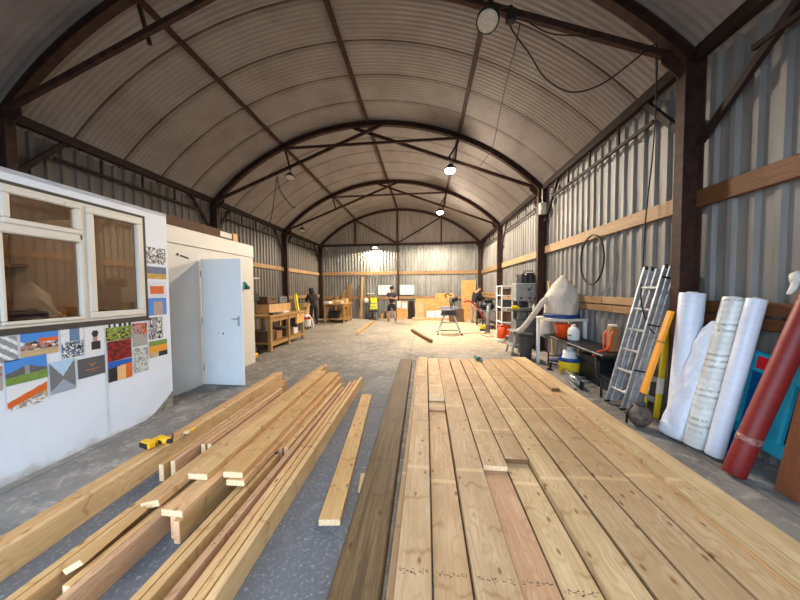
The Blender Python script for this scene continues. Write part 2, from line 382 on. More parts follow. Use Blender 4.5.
# ------------------------------------------------------------------ mesh helpers
class MB:
    def __init__(s): s.v, s.f, s.mi, s.sm = [], [], [], []; s.X = Matrix(); s.slot = 0; s.smooth = False
    def add(s, verts, faces, slot=None, smooth=None):
        n = len(s.v)
        s.v += [s.X @ V(p) for p in verts]
        for f in faces:
            s.f.append([i + n for i in f]); s.mi.append(s.slot if slot is None else slot); s.sm.append(s.smooth if smooth is None else smooth)
        return s
    def box(s, c, size, rot=None, bev=0.0, slot=None):
        c = V(c); hx, hy, hz = (max(q, 1e-4) / 2 for q in size)
        R = rot if rot is not None else Matrix.Identity(3)
        if bev <= 0:
            vs = [c + R @ V((x * hx, y * hy, z * hz)) for x in (-1, 1) for y in (-1, 1) for z in (-1, 1)]
            return s.add(vs, [(0, 1, 3, 2), (4, 6, 7, 5), (0, 4, 5, 1), (2, 3, 7, 6), (0, 2, 6, 4), (1, 5, 7, 3)], slot, False)
        bm = bmesh.new(); bmesh.ops.create_cube(bm, size=1.0)
        for v in bm.verts: v.co = V((v.co.x * 2 * hx, v.co.y * 2 * hy, v.co.z * 2 * hz))
        bmesh.ops.bevel(bm, geom=bm.edges[:], offset=min(bev, hx * .9, hy * .9, hz * .9), segments=1, affect='EDGES', profile=0.5)
        bm.verts.index_update()
        vs = [c + R @ v.co for v in bm.verts]; fs = [[v.index for v in f.verts] for f in bm.faces]; bm.free()
        return s.add(vs, fs, slot, False)
    def bar(s, a, b, w, h, up=(0, 0, 1), bev=0.0, slot=None):
        """Rectangular bar from a to b: w across, h along `up`."""
        a, b = V(a), V(b); d = b - a; L = d.length; y = d.normalized(); u = V(up)
        x = y.cross(u)
        if x.length < 1e-5: x = y.cross(V((1, 0, 0)))
        x.normalize(); z = x.cross(y)
        R = Matrix((x, y, z)).transposed()
        return s.box((a + b) / 2, (w, L, h), R, bev, slot)
    def tube(s, pts, r, n=8, cap=True, closed=False, slot=None):
        P = [V(p) for p in pts]; k = len(P); rs = r if isinstance(r, (list, tuple)) else [r] * k
        vs, fs = [], []
        up = V((0, 0, 1)); prev = None
        for i in range(k):
            t = (P[(i + 1) % k] - P[i - 1]) if closed else (P[min(i + 1, k - 1)] - P[max(i - 1, 0)])
            t.normalize()
            if prev is None:
                x = t.cross(up)
                if x.length < 1e-3: x = t.cross(V((1, 0, 0)))
            else: x = prev - t * prev.dot(t)
            x.normalize(); prev = x; y = t.cross(x)
            for j in range(n):
                a = 2 * PI * j / n
                vs.append(P[i] + (x * math.cos(a) + y * math.sin(a)) * rs[i])
        for i in range(k if closed else k - 1):
            for j in range(n):
                a, b = i * n + j, i * n + (j + 1) % n
                c, d = ((i + 1) % k) * n + (j + 1) % n, ((i + 1) % k) * n + j
                fs.append((a, b, c, d))
        if cap and not closed:
            fs.append(tuple(range(n - 1, -1, -1))); fs.append(tuple((k - 1) * n + j for j in range(n)))
        return s.add(vs, fs, slot, True if n > 5 else False)
    def lathe(s, prof, c=(0, 0, 0), n=20, rot=None, slot=None, smooth=True):
        c = V(c); R = rot if rot is not None else Matrix.Identity(3); vs, fs = [], []
        k = len(prof)
        for r, z in prof:
            for j in range(n):
                a = 2 * PI * j / n
                vs.append(c + R @ V((r * math.cos(a), r * math.sin(a), z)))
        for i in range(k - 1):
            for j in range(n): fs.append((i * n + j, i * n + (j + 1) % n, (i + 1) * n + (j + 1) % n, (i + 1) * n + j))
        if prof[0][0] > 1e-4: fs.append(tuple(range(n - 1, -1, -1)))
        if prof[-1][0] > 1e-4: fs.append(tuple((k - 1) * n + j for j in range(n)))
        return s.add(vs, fs, slot, smooth)
    def prism(s, poly, o, u, w, depth, slot=None, smooth=False):
        """Polygon (2D) laid out on axes u, w from o and extruded along u x w."""
        o, u, w = V(o), V(u), V(w); nn = u.cross(w).normalized() * depth; k = len(poly)
        vs = [o + u * p[0] + w * p[1] for p in poly] + [o + u * p[0] + w * p[1] + nn for p in poly]
        fs = [tuple(range(k - 1, -1, -1)), tuple(range(k, 2 * k))] + [(i, (i + 1) % k, k + (i + 1) % k, k + i) for i in range(k)]
        return s.add(vs, fs, slot, smooth)
    def ibeam(s, a, b, w, h, t=0.014, up=(0, 0, 1)):
        a, b, u = V(a), V(b), V(up); y = (b - a).normalized(); x = y.cross(u).normalized(); z = x.cross(y)
        s.bar(a + z * (h / 2 - t / 2), b + z * (h / 2 - t / 2), w, t, up); s.bar(a - z * (h / 2 - t / 2), b - z * (h / 2 - t / 2), w, t, up)
        return s.bar(a, b, t, h - 2 * t, up)
    def sphere(s, c, r, n=14, sc=(1, 1, 1), slot=None):
        c = V(c); k = n // 2 + 1
        vs, fs = [], []
        for i in range(k):
            th = PI * i / (k - 1)
            for j in range(n):
                a = 2 * PI * j / n
                vs.append(c + V((r * sc[0] * math.sin(th) * math.cos(a), r * sc[1] * math.sin(th) * math.sin(a), r * sc[2] * math.cos(th))))
        for i in range(k - 1):
            for j in range(n): fs.append((i * n + j, (i + 1) * n + j, (i + 1) * n + (j + 1) % n, i * n + (j + 1) % n))
        return s.add(vs, fs, slot, True)
    def build(s, name, mats, parent=None, loc=None):
        if not isinstance(mats, (list, tuple)): mats = [mats]
        if parent is not None: org = V(parent['_o'])
        elif loc is not None: org = V(loc)
        else: org = V((0, 0, 0))
        me = bpy.data.meshes.new(name)
        me.from_pydata([p - org for p in s.v], [], s.f)
        for mm in mats: me.materials.append(M[mm] if isinstance(mm, str) else mm)
        for p, i, q in zip(me.polygons, s.mi, s.sm): p.material_index = min(i, len(mats) - 1); p.use_smooth = q
        bm = bmesh.new(); bm.from_mesh(me); bmesh.ops.remove_doubles(bm, verts=bm.verts[:], dist=1e-6); bmesh.ops.recalc_face_normals(bm, faces=bm.faces[:]); bm.to_mesh(me); bm.free()
        me.update()
        o = bpy.data.objects.new(name, me); COL.objects.link(o)
        if parent is not None: o.parent = parent
        else: o.location = org
        o['_o'] = list(org)
        return o

def tag(o, label=None, cat=None, group=None, kind=None):
    if label: o['label'] = label
    if cat: o['category'] = cat
    if group: o['group'] = group
    if kind: o['kind'] = kind
    return o

def thing(name, loc, label, cat, group=None, kind=None):
    o = bpy.data.objects.new(name, None); COL.objects.link(o); o.empty_display_size = 0.1
    o.location = V(loc); o['_o'] = list(V(loc))
    return tag(o, label, cat, group, kind)

def one(name, mb, mats, loc, label, cat, group=None, kind=None):
    return tag(mb.build(name, mats, None, loc), label, cat, group, kind)

def struct(name, mb, mats, loc=(0, 0, 0)):
    return tag(mb.build(name, mats, None, loc), kind='structure')

def rotz(a): return Matrix.Rotation(a, 3, 'Z')
def frame3(y, up=(0, 0, 1)):
    y = V(y).normalized(); x = y.cross(V(up)).normalized(); z = x.cross(y)
    return Matrix((x, y, z)).transposed()
def zalign(d):
    z = V(d).normalized(); h = V((0, 1, 0)) if abs(z.y) < 0.9 else V((1, 0, 0)); x = h.cross(z).normalized(); y = z.cross(x)
    return Matrix((x, y, z)).transposed()

# ------------------------------------------------------------------ the barn
XR, XL = 2.956, -5.987
XC = (XR + XL) / 2
Y1, BAY = 3.386, 3.866
FR = [Y1 + BAY * i for i in range(-1, 4)]        # frames, the first is the open front behind the camera
YE = FR[-1]
YF = FR[0]
ZE, ZT = 4.158, 6.06
HW = (XR - XL) / 2
RAD = (HW ** 2 + (ZT - ZE) ** 2) / (2 * (ZT - ZE))
ZC = ZT - RAD
def arc_z(x, extra=0.0): return ZC + math.sqrt(max((RAD + extra) ** 2 - (x - XC) ** 2, 0))
WR, WL = 3.14, -6.17                              # inner face of the side cladding

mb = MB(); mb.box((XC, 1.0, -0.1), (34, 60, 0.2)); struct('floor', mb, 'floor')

# arched roof: corrugations follow the arch, sheets lap every ten corrugations
mb = MB()
pitch = BAY / 50; per = 6
ny = int(round((YE + 0.20 - (YF - 10 * pitch)) / pitch)) * per
y0 = YF - 10 * pitch
NA = 44
RO = RAD + 0.10
a1 = math.asin((HW + 0.27) / RO)
vs, fs = [], []
for i in range(ny + 1):
    y = y0 + pitch * i / per
    ph = ((y - YF) / (pitch * 10)) % 1.0
    r = RO + 0.0034 * math.cos(2 * PI * i / per) - 0.022 * ph
    for j in range(NA + 1):
        a = -a1 + 2 * a1 * j / NA
        vs.append((XC + r * math.sin(a), y, ZC + r * math.cos(a)))
for i in range(ny):
    for j in range(NA):
        q = i * (NA + 1) + j
        fs.append((q, q + 1, q + NA + 2, q + NA + 1))
mb.add(vs, fs, smooth=True)
o = struct('ceiling', mb, 'roof')

def clad(p0, p1, z0, z1, nrm, pit=0.19, dep=0.032, ztop=None, prof=((0.0, 0), (0.52, 0), (0.64, 1), (0.88, 1))):
    """Box-profile sheet between plan points p0, p1; ribs stand towards nrm. ztop(s) gives a varying top."""
    mb = MB(); p0, p1, nrm = V(p0), V(p1), V(nrm); L = (p1 - p0).length; u = (p1 - p0) / L
    pts = []
    k = 0
    while k * pit < L:
        for t, d in prof:
            q = (k + t) * pit
            if q < L: pts.append((q, d))
        k += 1
    pts.append((L, 0))
    vs, fs = [], []
    for q, d in pts:
        b = p0 + u * q + nrm * (d * dep)
        zt = ztop(b) if ztop else z1
        vs += [(b.x, b.y, z0), (b.x, b.y, zt)]
    for i in range(len(pts) - 1): fs.append((2 * i, 2 * i + 2, 2 * i + 3, 2 * i + 1))
    n = len(vs)
    # back skin gives the sheet thickness
    vs += [(x - nrm.x * 0.004, y - nrm.y * 0.004, z) for x, y, z in vs[:n]]
    for i in range(len(pts) - 1): fs.append((n + 2 * i, n + 2 * i + 1, n + 2 * i + 3, n + 2 * i + 2))
    for i in (0, len(pts) - 1): fs.append((2 * i, 2 * i + 1, n + 2 * i + 1, n + 2 * i))
    mb.add(vs, fs, smooth=False)
    return mb
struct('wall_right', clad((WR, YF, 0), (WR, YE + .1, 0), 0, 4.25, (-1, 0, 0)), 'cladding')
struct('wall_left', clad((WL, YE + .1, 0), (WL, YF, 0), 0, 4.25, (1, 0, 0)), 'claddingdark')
struct('wall_back', clad((WR, YE + .13, 0), (WL, YE + .13, 0), 0, 4.2, (0, -1, 0), 0.17, 0.085, None, ((0.0, 0), (0.42, 0), (0.54, 1), (0.88, 1))), 'claddingback')
struct('wall_back_gable', clad((WR, YE + .06, 0), (WL, YE + .06, 0), 4.2, 6, (0, -1, 0), 0.17, 0.012, lambda b: max(4.21, arc_z(b.x, 0.125))), 'gable')
struct('wall_front_gable', clad((WL, YF - .06, 0), (WR, YF - .06, 0), 4.2, 6, (0, 1, 0), 0.17, 0.012, lambda b: max(4.21, arc_z(b.x, 0.125))), 'gable')

DX0, DX1, DZ = -4.9, 1.9, 3.75  # unseen front wall, opening narrowed to cut daylight on the near side wall
struct('wall_front_unseen', clad((WL, YF - .10, 0), (DX0, YF - .10, 0), 0, 4.2, (0, 1, 0), 0.19), 'claddingdark')
struct('wall_front_unseen', clad((DX1, YF - .10, 0), (WR, YF - .10, 0), 0, 4.2, (0, 1, 0), 0.19), 'claddingdark')
struct('wall_front_unseen', clad((DX0, YF - .10, 0), (DX1, YF - .10, 0), DZ, 4.2, (0, 1, 0), 0.19), 'claddingdark')

# steel frames
for yi, y in enumerate(FR):
    for side, x in (('right', XR + .02), ('left', XL - .02)):
        mb = MB()
        mb.ibeam((x, y, 0), (x, y, ZE + 0.02), 0.11, 0.21, 0.016, (1, 0, 0))
        mb.box((x, y, 0.01), (0.3, 0.28, 0.02))
        sg = -1 if side == 'right' else 1
        mb.prism([(0, 0.02), (0.20, 0.12), (0.20, 0.04), (0.0, -0.16)], (x + sg * 0.10, y + 0.008, ZE - 0.05), (sg, 0, 0), (0, 0, 1), 0.016)
        o = struct('steel_column', mb, 'steel', (x, y, 0))
    fr = thing('roof_frame', (XC, y, ZE), None, None, kind='structure')
    # curved rib
    mb = MB(); n = 40
    a0 = math.asin(HW / RAD)
    arc = [V((XC + RAD * math.sin(-a0 + 2 * a0 * i / n), y, ZC + RAD * math.cos(-a0 + 2 * a0 * i / n))) for i in range(n + 1)]
    for off, w, h in ((0.055, 0.10, 0.012), (-0.055, 0.10, 0.012), (0, 0.012, 0.11)):
        vs, fs = [], []
        for p in arc:
            d = V((p.x - XC, 0, p.z - ZC)).normalized()
            c = p + d * off
            for sx, sz in ((-1, -1), (1, -1), (1, 1), (-1, 1)): vs.append(c + V((0, sx * w / 2, 0)) + d * (sz * h / 2))
        for i in range(n):
            for j in range(4): fs.append((4 * i + j, 4 * i + (j + 1) % 4, 4 * i + 4 + (j + 1) % 4, 4 * i + 4 + j))
        fs += [(3, 2, 1, 0), tuple(4 * n + j for j in range(4))]
        mb.add(vs, fs, smooth=False)
    mb.build('rib', 'steel', fr)
    if 0 < yi < 4:
        for sg in (1, -1):
            e = V((XC + sg * (HW - 0.05), y + sg * 0.035, ZE + 0.02)); t = V((XC - sg * 0.40, y + sg * 0.035, arc_z(XC - sg * 0.40) - 0.05))
            MB().bar(e, t, 0.05, 0.075).build('chord', 'steel', fr)
        MB().bar((XC - 2.40, y - 0.09, 5.50), (XC + 2.40, y - 0.09, 5.50), 0.045, 0.06).build('collar', 'steel', fr)
        for sg in (1, -1):
            xx = XC + sg * 2.4
            for dx in ((0.0, 0.16) if sg > 0 else (0.10,)):
                cz = ZE + 0.02 + (HW - 0.05 - 2.3 + dx * 0) / (HW - 0.05 + 0.40) * (arc_z(XC + 0.4) - ZE - 0.07)
                x2 = xx - sg * (0.28 - dx * 1.2)
                fz = ZE + 0.02 + (HW - 0.05 - abs(x2 - XC)) / (HW + 0.35) * (arc_z(XC + 0.4) - ZE - 0.07)
                MB().bar((xx - sg * 0.02 * (1 if dx else -1), y + 0.09, arc_z(xx) - 0.04), (x2, y + 0.09, fz), 0.035, 0.045).build('strut', 'steel', fr)
                if yi == 1 and sg < 0 and dx: pass

# purlins
for x in (XC - 2.40, XC, XC + 2.40):
    mb = MB()
    z = arc_z(x) + 0.055
    d = V((x - XC, 0, z - ZC)).normalized()
    mb.bar((x, YF, z), (x, YE, z), 0.07, 0.09, d)
    struct('roof_beam', mb, 'steel', (x, YF, z))
# end wall steelwork
mb = MB(); mb.bar((XL, YE - 0.02, ZE), (XR, YE - 0.02, ZE), 0.08, 0.12); struct('tie_beam', mb, 'steel', (XC, YE, ZE))
mb = MB(); mb.bar((XL, YF + 0.02, ZE), (XR, YF + 0.02, ZE), 0.08, 0.12); struct('tie_beam', mb, 'steel', (XC, YF, ZE))
for x in (XC - 2.40, XC, XC + 2.40):
    mb = MB(); mb.bar((x, YE - 0.03, ZE), (x, YE - 0.03, arc_z(x)), 0.07, 0.07, (0, 1, 0)); struct('gable_column', mb, 'steel', (x, YE, ZE))
for sg in (-1, 1):
    mb = MB(); mb.bar((XC, YE - 0.07, ZE + 0.05), (XC + sg * 2.35, YE - 0.07, arc_z(XC + 2.35) - 0.06), 0.05, 0.07); struct('gable_beam', mb, 'steel', (XC, YE, ZE))
mb = MB(); mb.bar((XC, YE - 0.02, 0), (XC, YE - 0.02, ZE), 0.09, 0.09, (0, 1, 0)); struct('wall_column', mb, 'steel', (XC, YE, 0))

# eave beams with lower tube, hangers and knee braces, one bay at a time
for b in range(4):
    ya, yb = FR[b] + 0.09, FR[b + 1] - 0.09
    for x, sg in ((XR + 0.06, -1), (XL - 0.06, 1)):
        g = thing('eave_beam', (x, ya, ZE), None, None, kind='structure')
        MB().bar((x, ya - 0.09, ZE + 0.03), (x, yb + 0.09, ZE + 0.03), 0.09, 0.14).build('top_angle', 'steeldark', g)
        MB().bar((x, ya + 0.45, 3.80), (x, yb - 0.45, 3.80), 0.04, 0.05).build('lower_rod', 'steeldark', g)
        for t in (0.3, 0.5, 0.7):
            yy = ya + (yb - ya) * t
            MB().bar((x, yy, 3.8), (x, yy, ZE), 0.03, 0.03, (0, 1, 0)).build('hanger', 'steeldark', g)
        big = (b == 0 and sg < 0)
        for yy, s2 in ((ya, 1), (yb, -1)):
            dz, dy = (0.95, 0.95) if big else (0.85, 0.62)
            MB().bar((x - 0.02 * sg, yy - 0.03 * s2, ZE - dz), (x - 0.02 * sg, yy + s2 * dy, ZE - 0.02), 0.05, 0.07).build('knee_brace', 'steeldark', g)

# timber cladding rails
def rail(name, y0, y1, x, z, h, mt):
    L = y1 - y0
    mb = MB(); mb.box((0, L / 2, 0), (0.05, L, h), None, 0.006)
    o = mb.build(name, mt); o.location = (x, y0, z); tag(o, kind='structure'); return o
for b in range(4):
    ya, yb = FR[b] + 0.02, FR[b + 1] - 0.02
    rail('wall_plank', ya, yb, WR - 0.07, 2.60 if b < 2 else 2.55, 0.19, 'oldrail' if b == 0 else 'railwood')
    rail('wall_plank', ya, yb, WR - 0.07, 1.40, 0.12, 'oldrail' if b == 0 else 'railwood')
    rail('wall_plank', ya + .01, yb - .01, WR - 0.075, 1.265, 0.11, 'oldrail' if b == 0 else 'railwood')
    rail('wall_plank', ya, yb, WL + 0.07, 2.55, 0.16, 'railwood')
    rail('wall_plank', ya, yb, WL + 0.07, 1.30, 0.16, 'railwood')
for xa, xb in ((XL + 0.1, XC - 0.06), (XC + 0.06, XR - 0.1)):
    for z in (2.56, 1.18):
        mb = MB(); mb.box((0, (xb - xa) / 2, 0), (0.05, xb - xa, 0.19 if z > 2 else 0.17), None, 0.006)
        o = mb.build('wall_plank', 'railwood'); o.location = (xb, YE + 0.02, z); o.rotation_euler = (0, 0, PI / 2); tag(o, kind='structure')

# ------------------------------------------------------------------ timber
PX = {'_n': 0}
def board(name, a, b, w, h, mt, label, cat, group=None, ends='endgrain', roll=0.0, bev=0.003, dy=None):
    """One sawn board: its own Y axis runs from a to b along the centre line of the TOP face; w wide, h deep."""
    a, b = V(a), V(b); d = b - a; L = d.length
    mb = MB()
    mb.box((0, L / 2, -h / 2), (w, L, h), None, bev)
    for i, f in enumerate(mb.f):
        ys = [mb.v[j].y for j in f]
        if max(ys) < 1e-3 or min(ys) > L - 1e-3: mb.mi[i] = 1
    o = mb.build(name, [mt, ends])
    y = d.normalized(); x = y.cross(V((0, 0, 1))).normalized(); z = x.cross(y)
    R = Matrix((x, y, z)).transposed().to_4x4() @ Matrix.Rotation(roll, 4, 'Y')
    R.translation = a
    o.matrix_world = R
    tag(o, label, cat, group)
    return o

def stamp(bd, y, w, seed):
    """Faint printed grade marks across a board's face."""
    r = random.Random(seed); mb = MB()
    for cx, n in ((-0.32, 5), (-0.02, 7), (0.33, 6)):
        for k in range(n):
            px, py = cx * w + r.uniform(-0.016, 0.016), y + r.uniform(-0.014, 0.014)
            if r.random() < .5: mb.box((px, py, 0.0004), (0.011, 0.003, 0.0006))
            else: mb.box((px, py, 0.0004), (0.003, 0.010, 0.0006))
    mb.box((-0.17 * w, y, 0.0004), (0.02, 0.003, 0.0006)); mb.box((0.17 * w, y, 0.0004), (0.018, 0.003, 0.0006))
    o = mb.build('grade_stamp', 'ink'); o.parent = bd; o['label'] = 'faint printed grade marks'
    return o

# --- deck of wide boards
T = 0.047
Z1, Z2 = T, 2 * T + 0.001
near = [-0.168, 0.031, 0.240, 0.478, 0.684, 0.890, 1.105, 1.340, 1.585]
far = [-0.165, 0.046, 0.265, 0.500, 0.735, 0.940, 1.145, 1.360, 1.605]
def dx(i, y, e=0.0):
    t = (y - 1.25) / 4.2
    return near[i] + (far[i] - near[i]) * t
def deck(i, ya, yb, ztop, mt, label, ends='endgrain', g=0.004, shift=0.0):
    w = min(dx(i + 1, y) - dx(i, y) for y in (ya, yb)) - 2 * g
    ca = (dx(i, ya) + dx(i + 1, ya)) / 2 + shift; cb = (dx(i, yb) + dx(i + 1, yb)) / 2 + shift
    return board('deck_board', (ca, ya, ztop), (cb, yb, ztop), w, T, mt, label, 'board', 'boards of the wide floor stack', ends)
YN = 0.45
b0 = deck(0, YN, 6.0, Z2, 'pine', 'long pale knotty board along the edge of the wide stack facing the dark sleeper')
deck(0, YN, 5.9, Z1, 'pine', 'pale board peeping out under the stack edge beside the dark sleeper', shift=-0.045)
b1 = deck(1, YN, 5.95, Z1, 'pine', 'sunken board in the stack, one short end-cut board lying on its far half')
deck(1, 3.42, 5.75, Z2, 'pine', 'shorter board whose pale pinkish cut end stands above the sunken board', 'endpink')
b2 = deck(2, YN, 5.9, Z2, 'pine', 'third board across the wide stack, counted from the dark sleeper')
b3 = deck(3, YN, 5.8, Z1, 'redpine', 'pinkish lower board running out from under the white-ended board')
deck(3, 2.30, 5.85, Z2, 'pine', 'dull board with a bright white cut end lying over the pinkish board', 'endgrain')
b4 = deck(4, YN, 5.8, Z1, 'pine', 'lower board running out from under the dark-ended board')
deck(4, 2.41, 5.85, Z2, 'pine', 'board with a dark brown weathered cut end, next to the white-ended board', 'darkend')
b5 = deck(5, YN, 5.9, Z2, 'pine', 'sixth board across the wide stack, just past the dark-ended board')
deck(6, YN, 5.85, Z2, 'pine', 'seventh board across the wide stack, counted from the dark sleeper')
deck(7, YN, 5.9, Z2, 'pine', 'eighth board across the wide stack, second before the raised edge boards')
deck(1, 3.60, 5.70, Z2 + T + .001, 'pine', 'topmost short board stacked on the pinkish cut end of the sunken row')
for i in (2, 5, 6, 7): deck(i, YN + 0.3, 5.6, Z1, 'pine', 'lower layer board hidden under the upper boards of the wide stack')
# outer edge of the stack, next to the wall side
board('deck_board', (1.705, YN, Z2), (1.722, 5.9, Z2), 0.215, T, 'pine', 'ninth board of the stack, running along the step up to the raised edge boards', 'board', 'boards of the wide floor stack')
ZR = Z2 + .042
board('deck_board', (1.895, YN, ZR), (1.905, 3.86, ZR), 0.115, T, 'pine', 'raised narrow board of the stack ending at the dark notch', 'board', 'boards of the wide floor stack', 'darkend')
board('deck_board', (1.906, 4.10, ZR), (1.912, 5.95, ZR), 0.115, T, 'pine', 'raised narrow board continuing beyond the dark notch', 'board', 'boards of the wide floor stack', 'darkend')
board('deck_board', (2.045, YN, ZR), (2.055, 5.95, ZR), 0.165, T, 'smoothboard', 'smooth pale raised edge plank of the stack on the side of the white rolls', 'board', 'boards of the wide floor stack')
board('deck_board', (1.975, YN + .2, ZR - T - .001), (1.985, 5.8, ZR - T - .001), 0.30, ZR - T - .001, 'joist', 'thick packer timber under the raised edge planks of the stack', 'board', 'boards of the wide floor stack')
for bd, y, w, s in ((b0, .93, .19, 1), (b1, .97, .2, 2), (b2, .92, .23, 3), (b3, .97, .19, 4), (b4, .94, .2, 5)):
    stamp(bd, y, w, s)

# --- dark sleeper and the single plank on the floor
board('railway_sleeper', (-0.345, 0.5, 0.125), (-0.41, 5.7, 0.125), 0.25, 0.125, 'sleeper', 'long weathered dark brown timber lying on the floor beside the pale stack', 'timber', None, 'darkend', 0, 0.008)
board('plank', (-0.655, 1.71, 0.047), (-0.880, 3.9, 0.047), 0.15, 0.047, 'joist', 'single pale plank lying alone on the grey floor next to the dark sleeper', 'board')
board('offcut', (-0.545, 0.90, 0.03), (-0.535, 1.145, 0.03), 0.075, 0.03, 'smoothboard', 'small pale offcut on the floor touching the sleeper', 'offcut')
board('offcut', (-0.515, 2.02, 0.022), (-0.54, 2.22, 0.022), 0.045, 0.022, 'smoothboard', 'thin pale splinter of wood against the dark sleeper side', 'offcut')

# --- heap of joists, on edge below and flat on top
J = 0.15
def joist(x0, y0, x1, y1, label, mt='joist', h=J, w=0.045, ends='endgrain', zt=None):
    zt = h if zt is None else zt
    return board('joist', (x0, y0, zt), (x1, y1, zt), w, h, mt, label, 'joist', 'joists standing on edge in the heap', ends)
joist(-2.325, 0.40, -2.535, 4.46, 'long joist on edge facing the dark floor gap, under the yellow drill', h=.17)
joist(-2.375, 0.40, -2.585, 4.47, 'joist on edge under the drill, second from the dark floor gap', h=.17)
joist(-2.425, 0.40, -2.635, 4.45, 'joist on edge under the drill, third from the dark floor gap', h=.168)
joist(-2.495, 0.60, -2.695, 4.3, 'low brown joist along the cabin side of the heap', 'brownboard', h=.115, ends='darkend')
joist(-2.222, 2.005, -2.280, 4.15, 'joist with a lone pale end, first of the middle pair by the dark gap')
joist(-2.166, 2.055, -2.215, 3.96, 'joist with a tall pale end, second of the middle pair by the gap', 'redpine')
joist(-2.112, 2.31, -2.150, 3.78, 'shorter joist on edge whose end stands behind the white-ended flat board')
joist(-2.056, 2.32, -2.085, 3.58, 'shorter joist on edge with a red-brown side behind the white-ended flat board', 'redpine')
joist(-1.965, 0.42, -2.008, 5.0, 'long joist on edge directly bordering the dark floor gap, heap side')
joist(-1.912, 0.42, -1.955, 5.08, 'second long joist on edge from the dark floor gap, heap side')
joist(-1.775, 1.11, -1.800, 4.4, 'joist on edge whose pale end faces out at the bottom of the heap')
joist(-1.722, 0.42, -1.745, 4.4, 'joist with a broad pinkish tan flank, in front of the pink-ended joist', 'redpine')
joist(-1.625, 1.53, -1.590, 4.45, 'pink-ended joist under the wide white-ended flat board', ends='endpink')
joist(-1.574, 1.50, -1.530, 4.5, 'second pink-ended joist under the wide white-ended flat board', ends='endpink')
joist(-1.392, 0.42, -1.400, 2.22, 'joist on edge ending below the double flat boards, gap side', h=.13)
joist(-1.340, 0.42, -1.345, 2.25, 'joist on edge with a shaded flank, mid heap, next to the pale pinkish one', h=.13)
joist(-1.350, 2.31, -1.370, 4.15, 'pink-ended joist standing just beyond the double flat boards', ends='endpink')
joist(-1.297, 2.33, -1.318, 4.05, 'second pink-ended joist standing just beyond the double flat boards', ends='endpink')
b = joist(-1.209, 0.42, -1.240, 3.9, 'pale pinkish joist on edge with printed marks along its top', 'redpine')
stamp_r = random.Random(9)
mb = MB()
for k in range(26):
    yy = 0.95 + k * 0.016 + stamp_r.uniform(-.004, .004)
    mb.box((stamp_r.uniform(-.012, .012), yy, .0004), (stamp_r.choice((.004, .014)), .004, .0006))
o = mb.build('grade_stamp', 'ink'); o.parent = b; o['label'] = 'dark printed marks along the top edge'
joist(-1.112, 0.42, -1.185, 4.12, 'pale yellow joist on edge, third from the walkway side of the heap')
joist(-1.062, 0.42, -1.128, 4.22, 'pale yellow joist on edge, second from the walkway side of the heap')
joist(-1.008, 0.42, -1.074, 4.36, 'outermost joist of the heap, its greyish flank facing the walkway')
def flat(a, b_, label, w=.155, h=.047, roll=0.0, ends='endgrain', mt='joist'):
    return board('flat_board', a, b_, w, h, mt, label, 'board', 'boards lying flat on the joist heap', ends, roll)
flat((-1.629, 1.525, .199), (-1.585, 4.42, .199), 'flat board with a wide white end resting on the pink-ended joists')
flat((-1.690, 1.79, .249), (-1.735, 4.35, .249), 'flat board crossing on top, second from the tilted board in the heap')
flat((-1.440, 1.83, .249), (-1.505, 4.27, .249), 'topmost flat board of the doubled pair in the heap')
flat((-1.412, 1.815, .200), (-1.430, 4.20, .200), 'lower flat board of the doubled pair in the heap', w=.145)
flat((-1.828, 1.56, .213), (-1.900, 4.05, .213), 'tilted board with a slanting pale end, lying in the heap beside the white-ended one', w=.135, h=.047, roll=-0.24)
flat((-1.835, 1.17, .190), (-1.862, 1.52, .190), 'small tilted batten poking out low in the heap, in front of the tilted board', w=.115, h=.035, roll=-0.55)
flat((-1.56, 2.6, .2), (-1.50, 2.65, .2), 'x') if False else None

# cordless drill lying on the joists
dr = at(160, 441, z=.20)
g = thing('cordless_drill', (dr.x, dr.y, .17), 'yellow and black cordless power tool lying on the joists by the cabin', 'drill')
R0 = Matrix.Rotation(math.radians(-14), 4, 'Z'); X0 = Matrix.Translation((dr.x, dr.y, .171)) @ R0
mb = MB(); mb.X = X0
mb.tube([(-.06, .02, .035), (-.02, .02, .035), (.05, .02, .035), (.085, .02, .035)], [.028, .034, .034, .024], 12); mb.box((.0, .02, .03), (.10, .05, .055), None, .012); mb.build('motor_body', 'drillyellow', g)
mb = MB(); mb.X = X0; mb.box((-.035, -.02, .032), (.075, .07, .05), None, .012); mb.build('handle', 'drillyellow', g)
mb = MB(); mb.X = X0; mb.box((-.045, -.070, .033), (.13, .06, .06), None, .008); mb.build('battery', 'drillyellow', g)
mb = MB(); mb.X = X0; mb.box((-.05, -.103, .03), (.10, .012, .045), None, .003); mb.build('battery_face', 'black', g)['label'] = 'black battery face'
mb = MB(); mb.X = X0; mb.box((.01, -.012, .03), (.07, .008, .03)); mb.build('grip', 'black', g)['label'] = 'black rubber trim'
mb = MB(); mb.X = X0; mb.tube([(.085, .02, .035), (.11, .02, .035), (.135, .02, .035)], [.02, .02, .012], 10); mb.tube([(.12, .03, .05), (.13, .035, .10)], .006, 6); mb.build('chuck', 'black', g)
q = at(187, 432, z=.185)
mb = MB(); mb.box((q.x, q.y, .183), (.05, .035, .024), rotz(.2), .004); mb2 = mb
g = thing('tape_measure', (q.x, q.y, .171), 'small pale and yellow tool on the joist top beyond the drill', 'tool')
mb2.build('case', 'endgrain', g)
mb = MB(); mb.box((q.x + .01, q.y + .055, .184), (.03, .06, .022), rotz(.2), .004); mb.build('blade_end', 'drillyellow', g)

